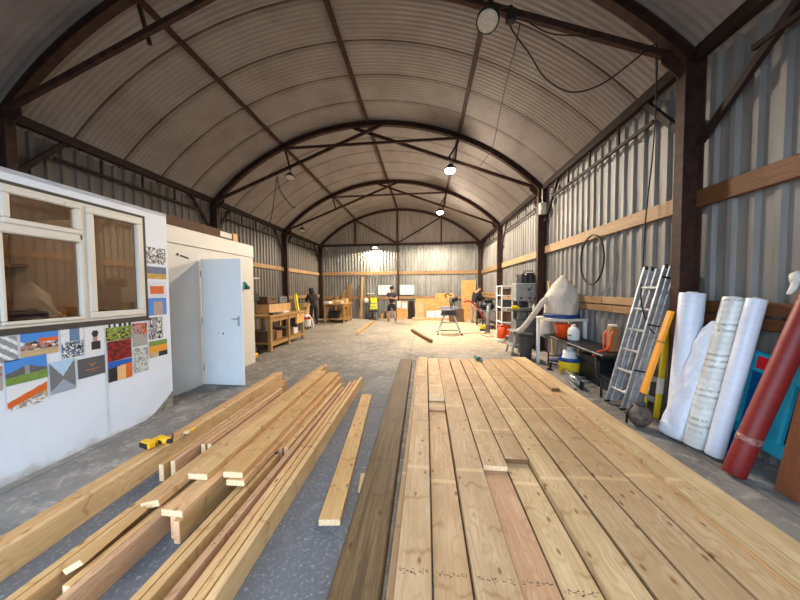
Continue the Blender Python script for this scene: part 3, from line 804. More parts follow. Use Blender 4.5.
# ------------------------------------------------------------------ site cabin with the window
CX = -3.48
CY0, CY1, CZ = -0.2, 3.345, 2.645
cab = thing('site_cabin', (CX, 1.6, 0), 'white portable cabin with a framed window and photographs stuck below it', 'cabin')
WY0, WY1, WZ0, WZ1 = 0.75, 3.03, 1.30, 2.51        # window opening
mb = MB()
th = 0.06
def wallx(mb, y0, y1, z0, z1): mb.box((CX - th / 2, (y0 + y1) / 2, (z0 + z1) / 2), (th, y1 - y0, z1 - z0))
wallx(mb, CY0, CY1, 0.0, WZ0); wallx(mb, CY0, CY1, WZ1, CZ); wallx(mb, CY0, WY0, WZ0, WZ1); wallx(mb, WY1, CY1, WZ0, WZ1)
mb.build('front_panel', 'panel', cab)
mb = MB(); mb.box((CX - 1.2 - .03, CY1 - .03, CZ / 2), (2.30, .06, CZ)); mb.build('end_panel', 'panel', cab)
mb = MB(); mb.box((CX - 1.2 - .03, CY0 + .03, CZ / 2), (2.30, .06, CZ)); mb.build('end_panel', 'panel', cab)
mb = MB()
vsx = clad((CX - 2.36, CY1 - .07, 0), (CX - 2.36, CY0 + .07, 0), 0.0, CZ - .04, (1, 0, 0), 0.14, 0.015)
vsx.build('lining_panel', M.setdefault('lining', plain('brown_lining', sr(170, 128, 88), 0.7, var=.08)), cab)
mb = MB(); mb.box((CX - 1.2, (CY0 + CY1) / 2, CZ - .02), (2.40, CY1 - CY0, .04)); mb.build('roof_panel', 'panel', cab)
mb = MB(); mb.box((CX + 0.003, 2.585, 0.62), (0.006, .012, 1.24)); mb.build('panel_joint', M.setdefault('joint', plain('joint_strip', sr(206, 204, 200), .6)), cab)
mb = MB(); mb.prism([(0, 0), (0.36, 0), (0.36, .24), (0.27, .16), (0.12, .05)], (CX + 0.001, CY1 - .365, 0.0), (0, 1, 0), (0, 0, 1), .004); mb.build('worn_patch', M.setdefault('patch', plain('bare_patch', sr(134, 128, 118), .85, var=.25, scale=14)), cab)['label'] = 'grey bare patch at the bottom corner'
# window
def ring(mb, y0, y1, z0, z1, w, x0, x1, bev=.006):
    xm, dxx = (x0 + x1) / 2, abs(x1 - x0)
    mb.box((xm, (y0 + y1) / 2, z0 + w / 2), (dxx, y1 - y0, w), None, bev); mb.box((xm, (y0 + y1) / 2, z1 - w / 2), (dxx, y1 - y0, w), None, bev)
    mb.box((xm, y0 + w / 2, (z0 + z1) / 2), (dxx, w, z1 - z0 - 2 * w), None, bev); mb.box((xm, y1 - w / 2, (z0 + z1) / 2), (dxx, w, z1 - z0 - 2 * w), None, bev)
mb = MB(); ring(mb, WY0, WY1, WZ0, WZ1, .035, CX - .07, CX + .012); mb.box((CX - .02, 2.44, 1.9), (.07, .05, 1.15)); mb.box((CX - .02, 1.60, 2.155), (.07, 1.66, .05)); mb.box((CX - .02, 1.850, 1.9), (.07, .04, 1.15))
wf = mb.build('window_frame', 'upvc', cab)
for (y0, y1, z0, z1, w) in ((1.905, 2.425, 2.180, 2.485, .050), (1.872, 2.425, 1.325, 2.135, .034), (2.46, 3.01, 1.325, 2.485, .068), (.79, 1.828, 2.185, 2.485, .052), (.79, 1.828, 1.325, 2.135, .035)):
    mb = MB(); ring(mb, y0, y1, z0, z1, w, CX - .045, CX + .030, .010); s = mb.build('sash', 'upvc', cab); s.parent = wf
    mb = MB(); mb.box((CX - .01, (y0 + y1) / 2, (z0 + z1) / 2), (.006, y1 - y0 - 2 * w + .01, z1 - z0 - 2 * w + .01)); p = mb.build('pane', 'glass', cab); p.parent = wf
mb = MB(); ring(mb, WY0 - .03, WY1 + .03, WZ0 - .03, WZ1 + .03, .03, CX - .002, CX + .006, 0); mb.box((CX + .004, (WY0 + WY1) / 2, WZ0 - .035), (.012, WY1 - WY0 + .06, .04)); mb.build('seal', M.setdefault('seal', plain('dark_seal', sr(70, 64, 58), .7)), cab)
# inside the cabin
def inside(name, mb, mt, loc, label, cat, grp=None): return one(name, mb, mt, loc, label, cat, grp)
sx = CX - 2.20
mb = MB(); mb.box((sx, 1.7, 1.98), (.24, 3.3, .035)); g = thing('wall_shelf', (sx, 1.7, 1.98), 'brown shelf along the inside wall, seen through the cabin window', 'shelf')
mb.build('shelf_board', 'cardboard', g)
mb = MB()
for y in (.4, 1.6, 2.8): mb.bar((sx - .1, y, 1.97), (sx - .1, y, 1.80), .02, .02, (0, 1, 0)); mb.bar((sx - .1, y, 1.82), (sx + .1, y, 1.96), .015, .015)
mb.build('bracket', 'steeldark', g)
for k, (y, w, h, lab) in enumerate(((1.15, .30, .12, 'dark box on the cabin shelf, seen through the big lower pane'), (1.62, .5, .05, 'flat dark folder lying on the cabin shelf, seen through the big lower pane'), (2.55, .55, .06, 'low dark case on the cabin shelf behind the tall casement'))):
    mb = MB(); mb.box((sx, y, 1.9985 + h / 2), (.2, w, h), None, .008); mb.box((sx, y, 1.9985 + h + .004), (.205, w * .9, .008))
    inside('storage_box', mb, 'brownitem', (sx, y, 1.9985), lab, 'box', 'boxes on the cabin shelf')
mb = MB(); mb.box((sx, 2.58, 2.08), (.2, .36, .025), None, .006); inside('file_folder', mb, 'black', (sx, 2.58, 2.067), 'black folder on top of the low case on the cabin shelf', 'folder')
dk = thing('desk', (CX - .55, 1.6, 0), 'brown desk just inside the cabin window', 'desk')
MB().box((CX - .48, 1.6, 1.18), (.7, 3.0, .04)).build('desk_top', 'cardboard', dk)
for y in (.2, 3.0): MB().box((CX - .48, y, .58), (.6, .04, 1.16)).build('side_panel', 'cardboard', dk)
def clutter(name, mb, mt, y, x, label, cat): return one(name, mb, mt, (x, y, 1.2), label, cat)
mb = MB(); mb.lathe([(.03, 0), (.035, .05), (.03, .09), (.055, .10), (.09, .16), (.05, .24)], (CX - .45, 2.62, 1.2), 16); clutter('desk_lamp', mb, 'tancard', 2.62, CX - .45, 'small cream shaded lamp behind the tall casement', 'lamp')
for y, x, w, d, h, lab in ((1.95, .3, .22, .2, .17, 'dark box on the desk under the toplight window'), (2.22, .38, .26, .22, .22, 'brown bag shape on the desk beside the window mullion'), (2.84, .4, .2, .2, .16, 'dark box at the far end of the desk behind the casement')):
    mb = MB(); mb.box((CX - x, y, 1.2 + h / 2), (d, w, h), None, .02); mb.box((CX - x, y, 1.2 + h + .012), (d * .5, w * .6, .022), None, .008); clutter('desk_box', mb, 'brownitem', y, CX - x, lab, 'box')
mb = MB(); mb.box((CX - 1.2, 1.7, CZ - .075), (.14, .9, .06), None, .01)
lp = thing('added_cabin_light', (CX - 1.2, 1.7, CZ - .05), 'added strip light under the cabin roof, above the desk', 'lamp')  # added fitting to go with the invented lamp inside the cabin
mb.build('housing', 'white', lp)

# photographs taped below and beside the window
class Patch:
    """Random source whose values come in irregular patches, like the details of a small photo."""
    def __init__(s, seed): r = random.Random(seed); s.p = [(r.random(), r.random(), r.random(), r.random()) for _ in range(190)]; s.r = r; s.c = s.p[0]
    def at(s, u, v): s.c = min(s.p, key=lambda q: (q[0] - u) ** 2 + (q[1] - v) ** 2)
    def choice(s, L): return L[int(s.c[2] * len(L)) % len(L)]
    def uniform(s, a, b): return a + (b - a) * (.7 * s.c[3] + .3 * s.r.random())
    def random(s): return s.c[2]
def picture(fn, seed, nx=36, ny=30):
    r = Patch(seed); cells = []
    for j in range(ny):
        for i in range(nx):
            u, v = (i + .5) / nx, (j + .5) / ny; r.at(u, v); cells.append(fn(u, v, r))
    return cells, nx, ny
def jit(c, r, a=.12): k = 1 + r.uniform(-a, a); return tuple(min(1, max(0, x * k)) for x in c)
SKY, TAR, ORG, GRN, SND, GRY, WHT, BLK, REDC, CON = sr(70, 132, 206), sr(92, 92, 94), sr(206, 98, 44), sr(112, 140, 66), sr(186, 160, 122), sr(140, 140, 142), sr(216, 216, 216), sr(44, 42, 44), sr(144, 34, 36), sr(158, 152, 146)
def pic_site(u, v, r):
    if v > .62 + .1 * (u > .45): return jit(SKY, r, .05)
    if u > .48 and v > .55: return jit(ORG, r)
    if v > .28: return jit(r.choice((TAR, WHT, ORG, BLK, GRY)), r)
    return jit(SND, r)
def pic_house(u, v, r):
    if v > .45 + .25 * (1 - abs(u - .5) * 2): return jit(SKY, r, .05)
    if v > .3 + .06 * u: return jit(TAR if abs(u - .5) > .05 else GRY, r, .2)
    return jit(GRN, r, .15)
def pic_tent(u, v, r):
    if v > .2 + .55 * u + .15: return jit(WHT, r, .04)
    if v > .45 * u + .08: return jit(ORG, r, .15)
    return jit(r.choice((GRY, SND, WHT)), r)
def pic_room(u, v, r):
    a = abs(u - .5) * 1.6
    if v > .5 + a * .6: return jit(sr(170, 196, 220), r, .05)
    if v < .4 - a * .4: return jit(sr(150, 160, 172), r, .05)
    return jit(sr(112, 112, 116), r, .1)
def pic_grey(u, v, r): return jit(GRY if (u + v) % .4 > .16 else WHT, r, .2)
def pic_crowd(u, v, r):
    if v > .72: return jit(BLK if int(u * 10) % 2 else WHT, r, .2)
    return jit(r.choice((sr(166, 168, 58), sr(120, 124, 60), BLK, GRN)), r, .2)
def pic_red(u, v, r): return jit(REDC if r.random() < .5 else sr(84, 22, 22), r, .3)
def pic_barn(u, v, r):
    if v > .66 + .12 * u: return jit(sr(34, 88, 176), r, .06)
    if u < .36: return jit(BLK, r, .3)
    return jit(sr(224, 176, 120) if u < .72 else ORG, r, .08)
def pic_bw(u, v, r): return jit(r.choice((GRY, WHT, BLK, CON)), r, .25)
def pic_mix(u, v, r): return jit(r.choice((ORG, GRY, CON, REDC)) if v > .5 else CON, r, .2)
def pic_fig(u, v, r):
    if (u - .5) ** 2 + (v - .72) ** 2 * 1.6 < .025: return jit(BLK, r)
    if .3 < u < .75 and .12 < v < .42: return jit(BLK, r, .2)
    if .4 < u < .62 and .42 < v < .66: return jit(sr(170, 130, 120), r)
    return jit(WHT, r, .05)
def pic_blue(u, v, r): return jit(sr(96, 124, 154) if .35 < u < .8 else WHT, r, .15)
def pic_logo(u, v, r): return sr(86, 84, 88)
def pic_work(u, v, r): return jit(r.choice((BLK, WHT, sr(82, 104, 140), GRY)), r, .2)
def pic_dig(u, v, r):
    if v > .7: return jit(GRN, r)
    if v > .3: return jit(sr(222, 150, 50), r, .12)
    return jit(SND if u < .5 else BLK, r)
def pic_tower(u, v, r):
    if .3 < u < .8 and v < .8: return jit(sr(176, 150, 140), r, .1)
    return jit(SKY, r, .06)
def pic_plan(u, v, r): return jit(sr(196, 196, 190), r, .04) if r.random() > .4 else jit(GRY, r)
def pic_gold(u, v, r): return jit(sr(186, 150, 70) if v < .45 else sr(96, 104, 134), r, .2)
def pic_or2(u, v, r):
    return jit(ORG, r, .15) if (.15 < u < .85 and .2 < v < .75) else jit(sr(206, 206, 214), r, .05)
# name of scene, y0, y1, ztop, zbottom, painter
PR = [(3.062, 3.310, 2.170, 1.962, pic_bw, 'black and white photo topmost in the print column by the cabin corner'),
      (3.064, 3.312, 1.925, 1.768, pic_gold, 'gold and violet photo, second down the print column by the cabin corner'),
      (3.056, 3.303, 1.728, 1.535, pic_or2, 'photo of an orange shape on white, third down the corner column'),
      (3.050, 3.297, 1.522, 1.300, pic_tower, 'photo of a pinkish building against blue sky, fourth down the corner column'),
      (3.050, 3.232, 1.275, 0.992, pic_bw, 'grey photo of a group, below the blue sky building print'),
      (3.050, 3.286, 0.970, 0.760, pic_dig, 'photo with an orange machine, lowest of the corner column'),
      (2.862, 3.033, 1.222, 0.940, pic_mix, 'grey and red photo between the crowd print and the grey group print'),
      (2.860, 3.033, 0.926, 0.620, pic_plan, 'pale grey grid photo under the grey and red one'),
      (2.595, 2.852, 1.262, 1.058, pic_crowd, 'photo of a crowd in yellow vests'),
      (2.603, 2.845, 1.054, 0.830, pic_red, 'dark red photo directly under the yellow vest crowd'),
      (2.603, 2.844, 0.826, 0.600, pic_barn, 'photo of a glowing barn against deep blue sky'),
      (2.412, 2.590, 1.246, 0.960, pic_fig, 'white photo of a dark haired figure at a desk'),
      (2.236, 2.408, 1.262, 1.122, pic_blue, 'white and blue photo below the window mullion'),
      (2.236, 2.400, 1.116, 0.962, pic_work, 'dark and white work photo below the white and blue print'),
      (2.347, 2.578, 0.924, 0.726, pic_logo, 'dark grey card with an orange bird emblem'),
      (1.977, 2.216, 1.246, 1.038, pic_site, 'photo of a building site with orange roof under deep blue sky'),
      (1.740, 1.960, 1.234, 1.024, pic_grey, 'grey photo at the edge beside the building site print'),
      (1.882, 2.132, 1.036, 0.822, pic_house, 'photo of a low house on green grass under blue sky'),
      (1.885, 2.125, 0.806, 0.610, pic_tent, 'photo of a large orange cover, lowest in its column'),
      (2.145, 2.327, 0.950, 0.646, pic_room, 'grey blue photo of a long empty room'),
      (1.700, 1.868, 1.000, 0.800, pic_mix, 'mixed grey and orange photo beside the house print')]
for k, (y0, y1, zt, zb, fn, lab) in enumerate(PR):
    g = thing('photo_print', (CX + .003, (y0 + y1) / 2, (zt + zb) / 2), lab if len(lab.split()) > 11 else lab + ' on the cabin wall', 'photograph', 'photographs on the cabin wall')
    cells, nx, ny = picture(fn, k + 3)
    me = bpy.data.meshes.new('sheet'); vs, fs = [], []
    rot = math.radians(RND.uniform(-1.0, 1.0)); cr, sn = math.cos(rot), math.sin(rot)
    W, H = y1 - y0, zt - zb
    def pt(u, v, x):
        a, b_ = (u - .5) * W, (v - .5) * H
        return (x, a * cr - b_ * sn, a * sn + b_ * cr)
    for j in range(ny + 1):
        for i in range(nx + 1): vs.append(pt(i / nx, j / ny, .0015))
    for j in range(ny):
        for i in range(nx): q = j * (nx + 1) + i; fs.append((q, q + 1, q + nx + 2, q + nx + 1))
    nb = len(vs); vs += [pt(0, 0, -.0015), pt(1, 0, -.0015), pt(1, 1, -.0015), pt(0, 1, -.0015)]
    c4 = (0, nx, (nx + 1) * (ny + 1) - 1, (nx + 1) * ny)
    fs.append((nb + 3, nb + 2, nb + 1, nb))
    me.from_pydata(vs, [], fs); me.materials.append(M['print'])
    ca = me.color_attributes.new('ink', 'FLOAT_COLOR', 'CORNER')
    for p in me.polygons:
        c = cells[p.index] if p.index < len(cells) else (.8, .8, .8)
        for li in p.loop_indices: ca.data[li].color = (*c, 1)
    o = bpy.data.objects.new('sheet', me); COL.objects.link(o); o.parent = g
    if fn is pic_logo:
        mb = MB(); zc = .02
        for a, b_ in (((-.025, .045), (0, .015)), ((0, .015), (.03, .04)), ((.03, .04), (.012, .012)), ((.0, .015), (-.01, 0.005))):
            mb.bar((.003, a[0], a[1]), (.003, b_[0], b_[1]), .006, .004, (1, 0, 0))
        rr = random.Random(4)
        for q in range(11):
            if q == 4: continue
            yy = -.05 + q * .0105
            mb.box((.003, yy, -.022), (.002, .006, rr.choice((.006, .012)))); mb.box((.003, yy, -.026), (.002, .0025, .012))
        for q in range(7): mb.box((.003, -.02 + q * .007, -.045), (.002, .005, .004))
        e = mb.build('emblem', M.setdefault('emblem', plain('emblem_orange', sr(206, 130, 96), .6))); e.parent = g; e['label'] = 'orange bird outline above a line of small letters'

# ------------------------------------------------------------------ second cabin with the open door
SX = -3.82
sto = thing('store_cabin', (SX, 4.4, 0), 'cream flat-sided store cabin with an open white door', 'cabin')
SY0, SY1, SZ = 3.36, 5.66, 2.605
mb = MB()
def wallq(y0, y1, z0, z1): mb.box((SX - .03, (y0 + y1) / 2, (z0 + z1) / 2), (.06, y1 - y0, z1 - z0))
wallq(SY0, 4.26, 0, 2.34); wallq(4.26, 5.03, 2.16, 2.34); wallq(5.03, SY1, 0, 2.34)
mb.build('front_panel', 'panel2', sto)
mb = MB(); mb.box((SX - .02, (SY0 + SY1) / 2, 2.465), (.09, SY1 - SY0, .245), None, .006); mb.build('fascia', 'panel2', sto)
mb = MB(); mb.box((SX - 1.0, SY1 - .03, 1.29), (1.9, .06, 2.57)); mb.build('end_panel', 'panel2', sto)
mb = MB(); mb.box((SX - 1.93, (SY0 + SY1) / 2, 1.28), (.06, SY1 - SY0, 2.56)); mb.build('rear_panel', 'panel2', sto)
mb = MB(); mb.box((SX - .97, (SY0 + SY1) / 2, SZ - .02), (1.95, SY1 - SY0, .04)); mb.build('roof_panel', 'panel2', sto)
HY = 4.24
dr_ = thing('_tmp', (0, 0, 0), None, None)
bpy.data.objects.remove(dr_)
dm = MB(); dm.box((SX + .395, HY, 1.075), (.73, .042, 2.14), rotz(-.03), .004); door = dm.build('door', 'doorwhite', sto)
mb = MB(); mb.box((SX + .70, HY - .03, 1.10), (.04, .012, .17), None, .004); mb.bar((SX + .70, HY - .06, 1.14), (SX + .59, HY - .06, 1.14), .015, .015); mb.tube([(SX + .70, HY - .03, 1.14), (SX + .70, HY - .062, 1.14)], .008, 8)
hh = mb.build('door_handle', 'alupaint', sto); hh.parent = door
for z in (.3, 1.1, 1.9):
    hh = MB().tube([(SX + .025, HY - .015, z - .05), (SX + .025, HY - .015, z + .05)], .009, 8).build('hinge', 'alupaint', sto); hh.parent = door
mb = MB(); mb.box((SX + .41, HY - .026, .885), (.02, .006, .03)); mb.box((SX + .33, HY - .026, .89), (.02, .006, .01)); hh = mb.build('scuff_mark', 'darkgrey', sto); hh.parent = door
mb = MB(); mb.bar((SX + .01, 3.88, 2.17), (SX + .01, 4.02, 2.14), .014, .014); mb.box((SX + .01, 3.83, 2.18), (.012, .02, .03)); mb.build('latch', 'steeldark', sto)
mb = MB(); mb.tube([(SX + .02, 3.40, 1.86), (SX + .06, 3.42, 1.90), (SX + .06, 3.5, 1.92)], .008, 6); mb.box((SX + .02, 3.40, 1.84), (.03, .04, .1)); mb.build('hook', 'steeldark', sto)
# things on and by it
c = thing('carton', (SX - .25, 4.7, SZ), 'long flattish brown cardboard carton lying on the store cabin roof', 'carton')
mb = MB(); mb.box((SX - .22, 4.42, SZ + .09), (.30, 1.72, .18), None, .006); mb.build('box', 'shadedcard', c)
mb = MB(); mb.box((SX - .22, 5.285, SZ + .09), (.29, .012, .17)); mb.box((SX - .068, 5.22, SZ + .09), (.006, .13, .17)); mb.build('end_flap', 'tancard', c)
mb = MB(); mb.box((SX - .068, 4.96, SZ + .10), (.006, .30, .10)); mb.build('label', 'offwhite', c)['label'] = 'pale printed label'
t = thing('circular_saw', (SX + .05, 5.30, 1.70), 'teal power saw hanging on the store cabin beside the open door', 'power tool')
mb = MB(); mb.lathe([(.075, -.02), (.085, 0), (.085, .03), (.06, .045)], (SX + .05, 5.19, 1.70), 18, zalign((0, .2, 1)) @ Matrix.Rotation(PI / 2, 3, 'Y')); mb.build('blade_guard', 'teal', t)
mb = MB(); mb.tube([(SX + .07, 5.19, 1.74), (SX + .09, 5.25, 1.78), (SX + .09, 5.32, 1.72), (SX + .07, 5.30, 1.64)], .022, 8); mb.build('handle', 'teal', t)
mb = MB(); mb.tube([(SX + .07, 5.26, 1.68), (SX + .07, 5.39, 1.68)], .042, 10); mb.build('motor', 'darkgrey', t)
mb = MB(); mb.box((SX + .01, 5.22, 1.80), (.02, .04, .12)); mb.build('hook', 'steeldark', t)

# ------------------------------------------------------------------ right wall, near to far
def leaning_roll(name, foot, top, r, mt, label, cat, group=None, core=True, band=None, r2=None):
    foot, top = V(foot), V(top); d = (top - foot).normalized(); L = (top - foot).length
    R = zalign(d)
    lo = foot
    g = thing(name, (foot.x, foot.y, 0), label, cat, group)
    mb = MB(); rb = r2 or r
    prof = [(rb * .97, 0), (rb, .01)] + [(rb + (r - rb) * t, L * t) for t in (.25, .5, .75)] + [(r, L - .01), (r * .97, L), (r * .45, L), (r * .42, L - .06)]
    mb.lathe(prof, lo, 28, R); mb.build('roll', mt, g)
    mb = MB(); mb.tube([lo + d * (L - .10), lo + d * (L + .012)], r * .42, 14); mb.build('core_tube', 'offwhite' if mt != 'redfilm' else 'white', g)
    if band:
        for b_ in band:
            rr = rb + (r - rb) * b_ + .003
            mb = MB(); mb.lathe([(rr, L * b_ - .03), (rr + .001, L * b_), (rr, L * b_ + .03)], lo, 28, R); mb.build('tape_band', 'tape', g)['label'] = 'shiny clear tape band'
    return g

f1, t1 = at(676, 420, y=3.40), at(692, 294, y=3.48)
q = at(692.5, 293, y=3.15)
leaning_roll('membrane_roll', (2.745, 3.15, .02), q, .102, 'membrane', 'tall blue-white roll leaning beside the steel column, behind the crinkled sheet', 'roll', 'rolls leaning on the wall')
leaning_roll('wrapped_roll', (2.68, 2.895, .02), at(736, 298, x=2.96), .088, 'wrap', 'clear wrapped roll with rows of faded grey print, leaning on the wall', 'roll', 'rolls leaning on the wall')
leaning_roll('membrane_roll', (2.70, 2.735, .02), at(757, 299, x=2.97), .064, 'membrane', 'slimmer smooth blue-white roll leaning against the printed wrapped roll', 'roll', 'rolls leaning on the wall')
# crinkled folded sheet between the first two rolls
mb = MB()
def sheetpt(u, v, side):
    # u along the floor (towards camera), v up the slope
    pr = [(0, (.0, 1.0)), (.3, (.0, 1.0)), (.86, (.0, 1.0)), (.94, (.10, .98)), (1.0, (.38, .90))]
    for (va, (a0_, b0_)), (vb, (a1_, b1_)) in zip(pr, pr[1:]):
        if va <= v <= vb:
            t = (v - va) / (vb - va); lo, hi = a0_ + (a1_ - a0_) * t, b0_ + (b1_ - b0_) * t; break
    uu = lo + (hi - lo) * u
    base = V((2.60, 3.22, .015)) + (V((2.63, 2.97, .015)) - V((2.60, 3.22, .015))) * uu
    ta0, tb0 = at(703, 323, x=2.84), at(727, 322, x=2.91)
    top = ta0 + (tb0 - ta0) * uu
    p = base + (top - base) * v
    nrm = V((-.95, -.2, .25))
    bul = .045 * math.sin(PI * min(1, max(0, u))) ** .5 + .005 * math.sin(v * 23 + u * 5) + .004 * math.sin(v * 41 - u * 9 + 1.3)
    return p + nrm * (bul + .012 if side else -.012)
nu, nv = 10, 34
vs, fs = [], []
for sd in (1, 0):
    for j in range(nv + 1):
        for i in range(nu + 1): vs.append(sheetpt(i / nu, j / nv, sd))
S_ = (nu + 1) * (nv + 1)
for sd in (0, 1):
    for j in range(nv):
        for i in range(nu):
            q = sd * S_ + j * (nu + 1) + i; fs.append((q, q + 1, q + nu + 2, q + nu + 1) if sd == 0 else (q, q + nu + 1, q + nu + 2, q + 1))
bd = [i for i in range(nu)] + [j * (nu + 1) + nu for j in range(nv)] + [nv * (nu + 1) + i for i in range(nu, 0, -1)] + [j * (nu + 1) for j in range(nv, 0, -1)]
for k in range(len(bd)): a, b_ = bd[k], bd[(k + 1) % len(bd)]; fs.append((a, a + S_, b_ + S_, b_))
mb.add(vs, fs, smooth=True)
one('folded_sheet', mb, 'crinkle', (2.7, 3.1, .0), 'crinkled white plastic sheet leaning between the blue-white roll and the printed roll', 'sheet')

# red roll
ra, rb_ = at(741, 474, z=.02), at(801, 300, x=3.0)
rf = V((2.60, 2.475, .02))
rtop = at(812, 300, y=2.40); rtop = V((rtop.x, 2.40, rtop.z))
leaning_roll('film_roll', rf, rf + (rtop - rf) * 1.06, .07, 'redfilm', 'thick dark red roll bound with clear tape, leaning over the cyan barrier', 'roll', 'rolls leaning on the wall', band=[.20])
dd = (rtop - rf).normalized(); e0 = rf + (rtop - rf) * 1.06
mb = MB(); q = at(796, 285, y=2.36)
mb.tube([q + V((-.05, 0, -.07)), q + V((-.02, .0, -.03)), q + V((.0, 0, .03))], [.012, .02, .02], 8); mb.tube([q + V((.0, 0, .02)), q + V((.03, .02, .07)), q + V((.08, .05, .08))], [.03, .04, .035], 10)
g2 = thing('strap_end', q, 'white twisted strap end beside the top of the red roll', 'strap'); mb.build('strap', 'offwhite', g2)

# cyan barrier leaning at the wall
bar_ = thing('road_barrier', (3.03, 2.62, 0), 'cyan plastic road barrier with a red reflective patch, behind the red roll', 'barrier')
B0, BU = V((3.02, 2.955, .185)), V((0, -.99, -.14)).normalized()
tilt = V((.02, -.14, .99)).normalized()
def bpart(name, a, b, w, mt, dep=.06, xo=0.0):
    mb = MB(); pa, pb = B0 + BU * a[0] + tilt * a[1] + V((xo, 0, 0)), B0 + BU * b[0] + tilt * b[1] + V((xo, 0, 0))
    mb.bar(pa, pb, dep, w, tilt if abs(a[1] - b[1]) < 1e-6 else BU, .014); return mb.build(name, mt, bar_)
bpart('bottom_rail', (0, .07), (1.10, .07), .14, 'cyan'); bpart('top_rail', (0, .76), (1.10, .76), .19, 'cyan')
for x in (.045, .36, .70, 1.06): bpart('upright', (x, .12), (x, .70), .09, 'cyan', .056)
for x in (.20, .53, .88):
    bpart('inner_rib', (x, .14), (x, .68), .045, 'cyan', .03, .008)
    bpart('recessed_web', (x, .14), (x, .68), .24, 'bluedeep', .015, .02)['label'] = 'deep blue recessed web'
bpart('reflector', (.125, .765), (.245, .765), .135, 'reflector', .068)['label'] = 'bright red reflective patch'
bpart('reflector', (.45, .765), (.62, .765), .135, 'white', .068)['label'] = 'white reflective patch'
for x in (.10, .95):
    mb = MB(); q = B0 + BU * x; mb.bar(V((q.x, q.y, .0)), q + tilt * .05, .09, .05, BU, .008); mb.box((q.x - .02, q.y, .02), (.13, .10, .04), None, .01); mb.build('foot', 'bluedeep', bar_)
board('stained_plank', (2.735, 2.26, 0.004), (2.925, 2.26, 1.05), .14, .03, 'stainwood', 'reddish brown stained plank leaning in front of the cyan barrier', 'plank', None, 'stainwood', 0, .003)

# aluminium ladder, three nested sections
lad = thing('extension_ladder', (2.6, 3.88, 0), 'aluminium three-section extension ladder leaning by the steel column', 'ladder')
fa, ta = V((2.58, 3.96, .01)), at(650, 268, x=2.93)
fb, tb = V((2.60, 3.69, .01)), at(672, 266, x=2.93)
dl = (ta - fa).normalized(); wv = (fb - fa); wv.z = 0; wv = V((0.02, -.27, 0))
nl = dl.cross(V((0, -1, 0))).normalized()
if nl.x > 0: nl = -nl
LL = (ta - fa).length
for k, (inset, off, lo) in enumerate(((0.0, 0.0, 0.0), (.006, .07, .03), (.012, .14, .06))):
    sec = MB()
    pa, pb = fa + V((0, -inset, 0)) - nl * (off - .05) + dl * lo, fa + wv + V((0, inset, 0)) - nl * (off - .05) + dl * lo
    sec.bar(pa, pa + dl * (LL - lo), .024, .052, nl, .002); sec.bar(pb, pb + dl * (LL - lo), .024, .052, nl, .002)
    s = sec.build('stile', 'alupaint' if k else 'alu', lad)
    for j in range(7):
        t = .22 + j * .28 - lo
        if t < LL - lo - .05:
            MB().bar(pa + dl * t, pb + dl * t, .028, .028, nl, .004).build('rung', 'alu', lad)
    if k < 2:
        mb = MB()
        for e in (pa, pb): mb.box(e + dl * (LL - lo - .01), (.035, .035, .05), None, .006)
        mb.build('end_cap', 'black', lad)
for j in (1, 3, 5):
    mb = MB(); q = fa + wv + dl * (.25 + j * .3) - nl * 0.0; mb.box(q, (.14, .034, .02), frame3(V((0, 1, 0)), dl)); mb.build('bracket', 'black', lad)
for e in (fa, fa + wv): MB().box(e + nl * .05 + V((0, 0, .012)), (.06, .035, .036), None, .006).build('rubber_foot', 'black', lad)

# yellow stepladder behind
stp = thing('step_ladder', (2.92, 3.62, 0), 'yellow-sided stepladder standing folded between the ladder and the rolls', 'ladder')
for (x0, y0_, x1_, y1_, z1_) in ((2.77, 3.66, 2.91, 3.68, 1.12), (2.80, 3.50, 2.955, 3.555, 1.16)):
    a, b_ = V((x0, y0_, .01)), V((x1_, y1_, z1_))
    MB().bar(a, b_, .028, .06, (1, 0, 0), .004).build('stile', 'yellow', stp)
    MB().bar(a + (b_ - a) * .26, a + (b_ - a) * .42, .031, .062, (1, 0, 0), .002).build('sleeve', 'offwhite', stp)['label'] = 'worn white sleeve on the yellow stile'
for t in (.18, .40, .62, .84):
    a = V((2.79, 3.66, .01)).lerp(V((2.93, 3.68, 1.12)), t); b_ = V((2.80, 3.50, .01)).lerp(V((2.955, 3.555, 1.16)), t)
    MB().bar(a, b_, .07, .022, (1, 0, .2), .003).build('tread', 'grey', stp)
# spirit level style orange beam and the ball
la, lb = at(643, 393, y=3.27), at(671, 311, y=3.265)
lv = thing('orange_prop', la, 'orange box-section prop leaning against the ladder above the round brown ball', 'prop')
MB().bar(la, lb, .04, .062, (0, -1, 0), .006).build('beam', 'orange', lv)
MB().bar(la + (la - lb).normalized() * .12, la, .03, .05, (0, -1, 0), .004).build('bracket', 'darkgrey', lv)
MB().bar(la.lerp(lb, .62), la.lerp(lb, .64), .048, .079, (0, -1, 0), .001).build('seam', 'cardboard', lv)
bl = at(639.5, 408, y=3.30)
g = thing('metal_ball', (bl.x, bl.y, 0), 'round dark brown metal ball on the floor at the foot of the ladder', 'ball')
MB().sphere((bl.x, bl.y, .128), .128, 22, (.86, .86, 1)).build('ball', 'rust', g)
mb = MB(); mb.lathe([(.05, 0), (.05, .03), (.03, .04), (.03, .075)], (bl.x + .01, bl.y, .252), 14); mb.build('collar', 'darkgrey', g)
mb = MB(); mb.tube([(bl.x - .10, bl.y + .05, .02), (bl.x - .12, bl.y + .02, .14), (bl.x - .06, bl.y + .02, .24)], .012, 8); mb.build('strap', 'black', g)

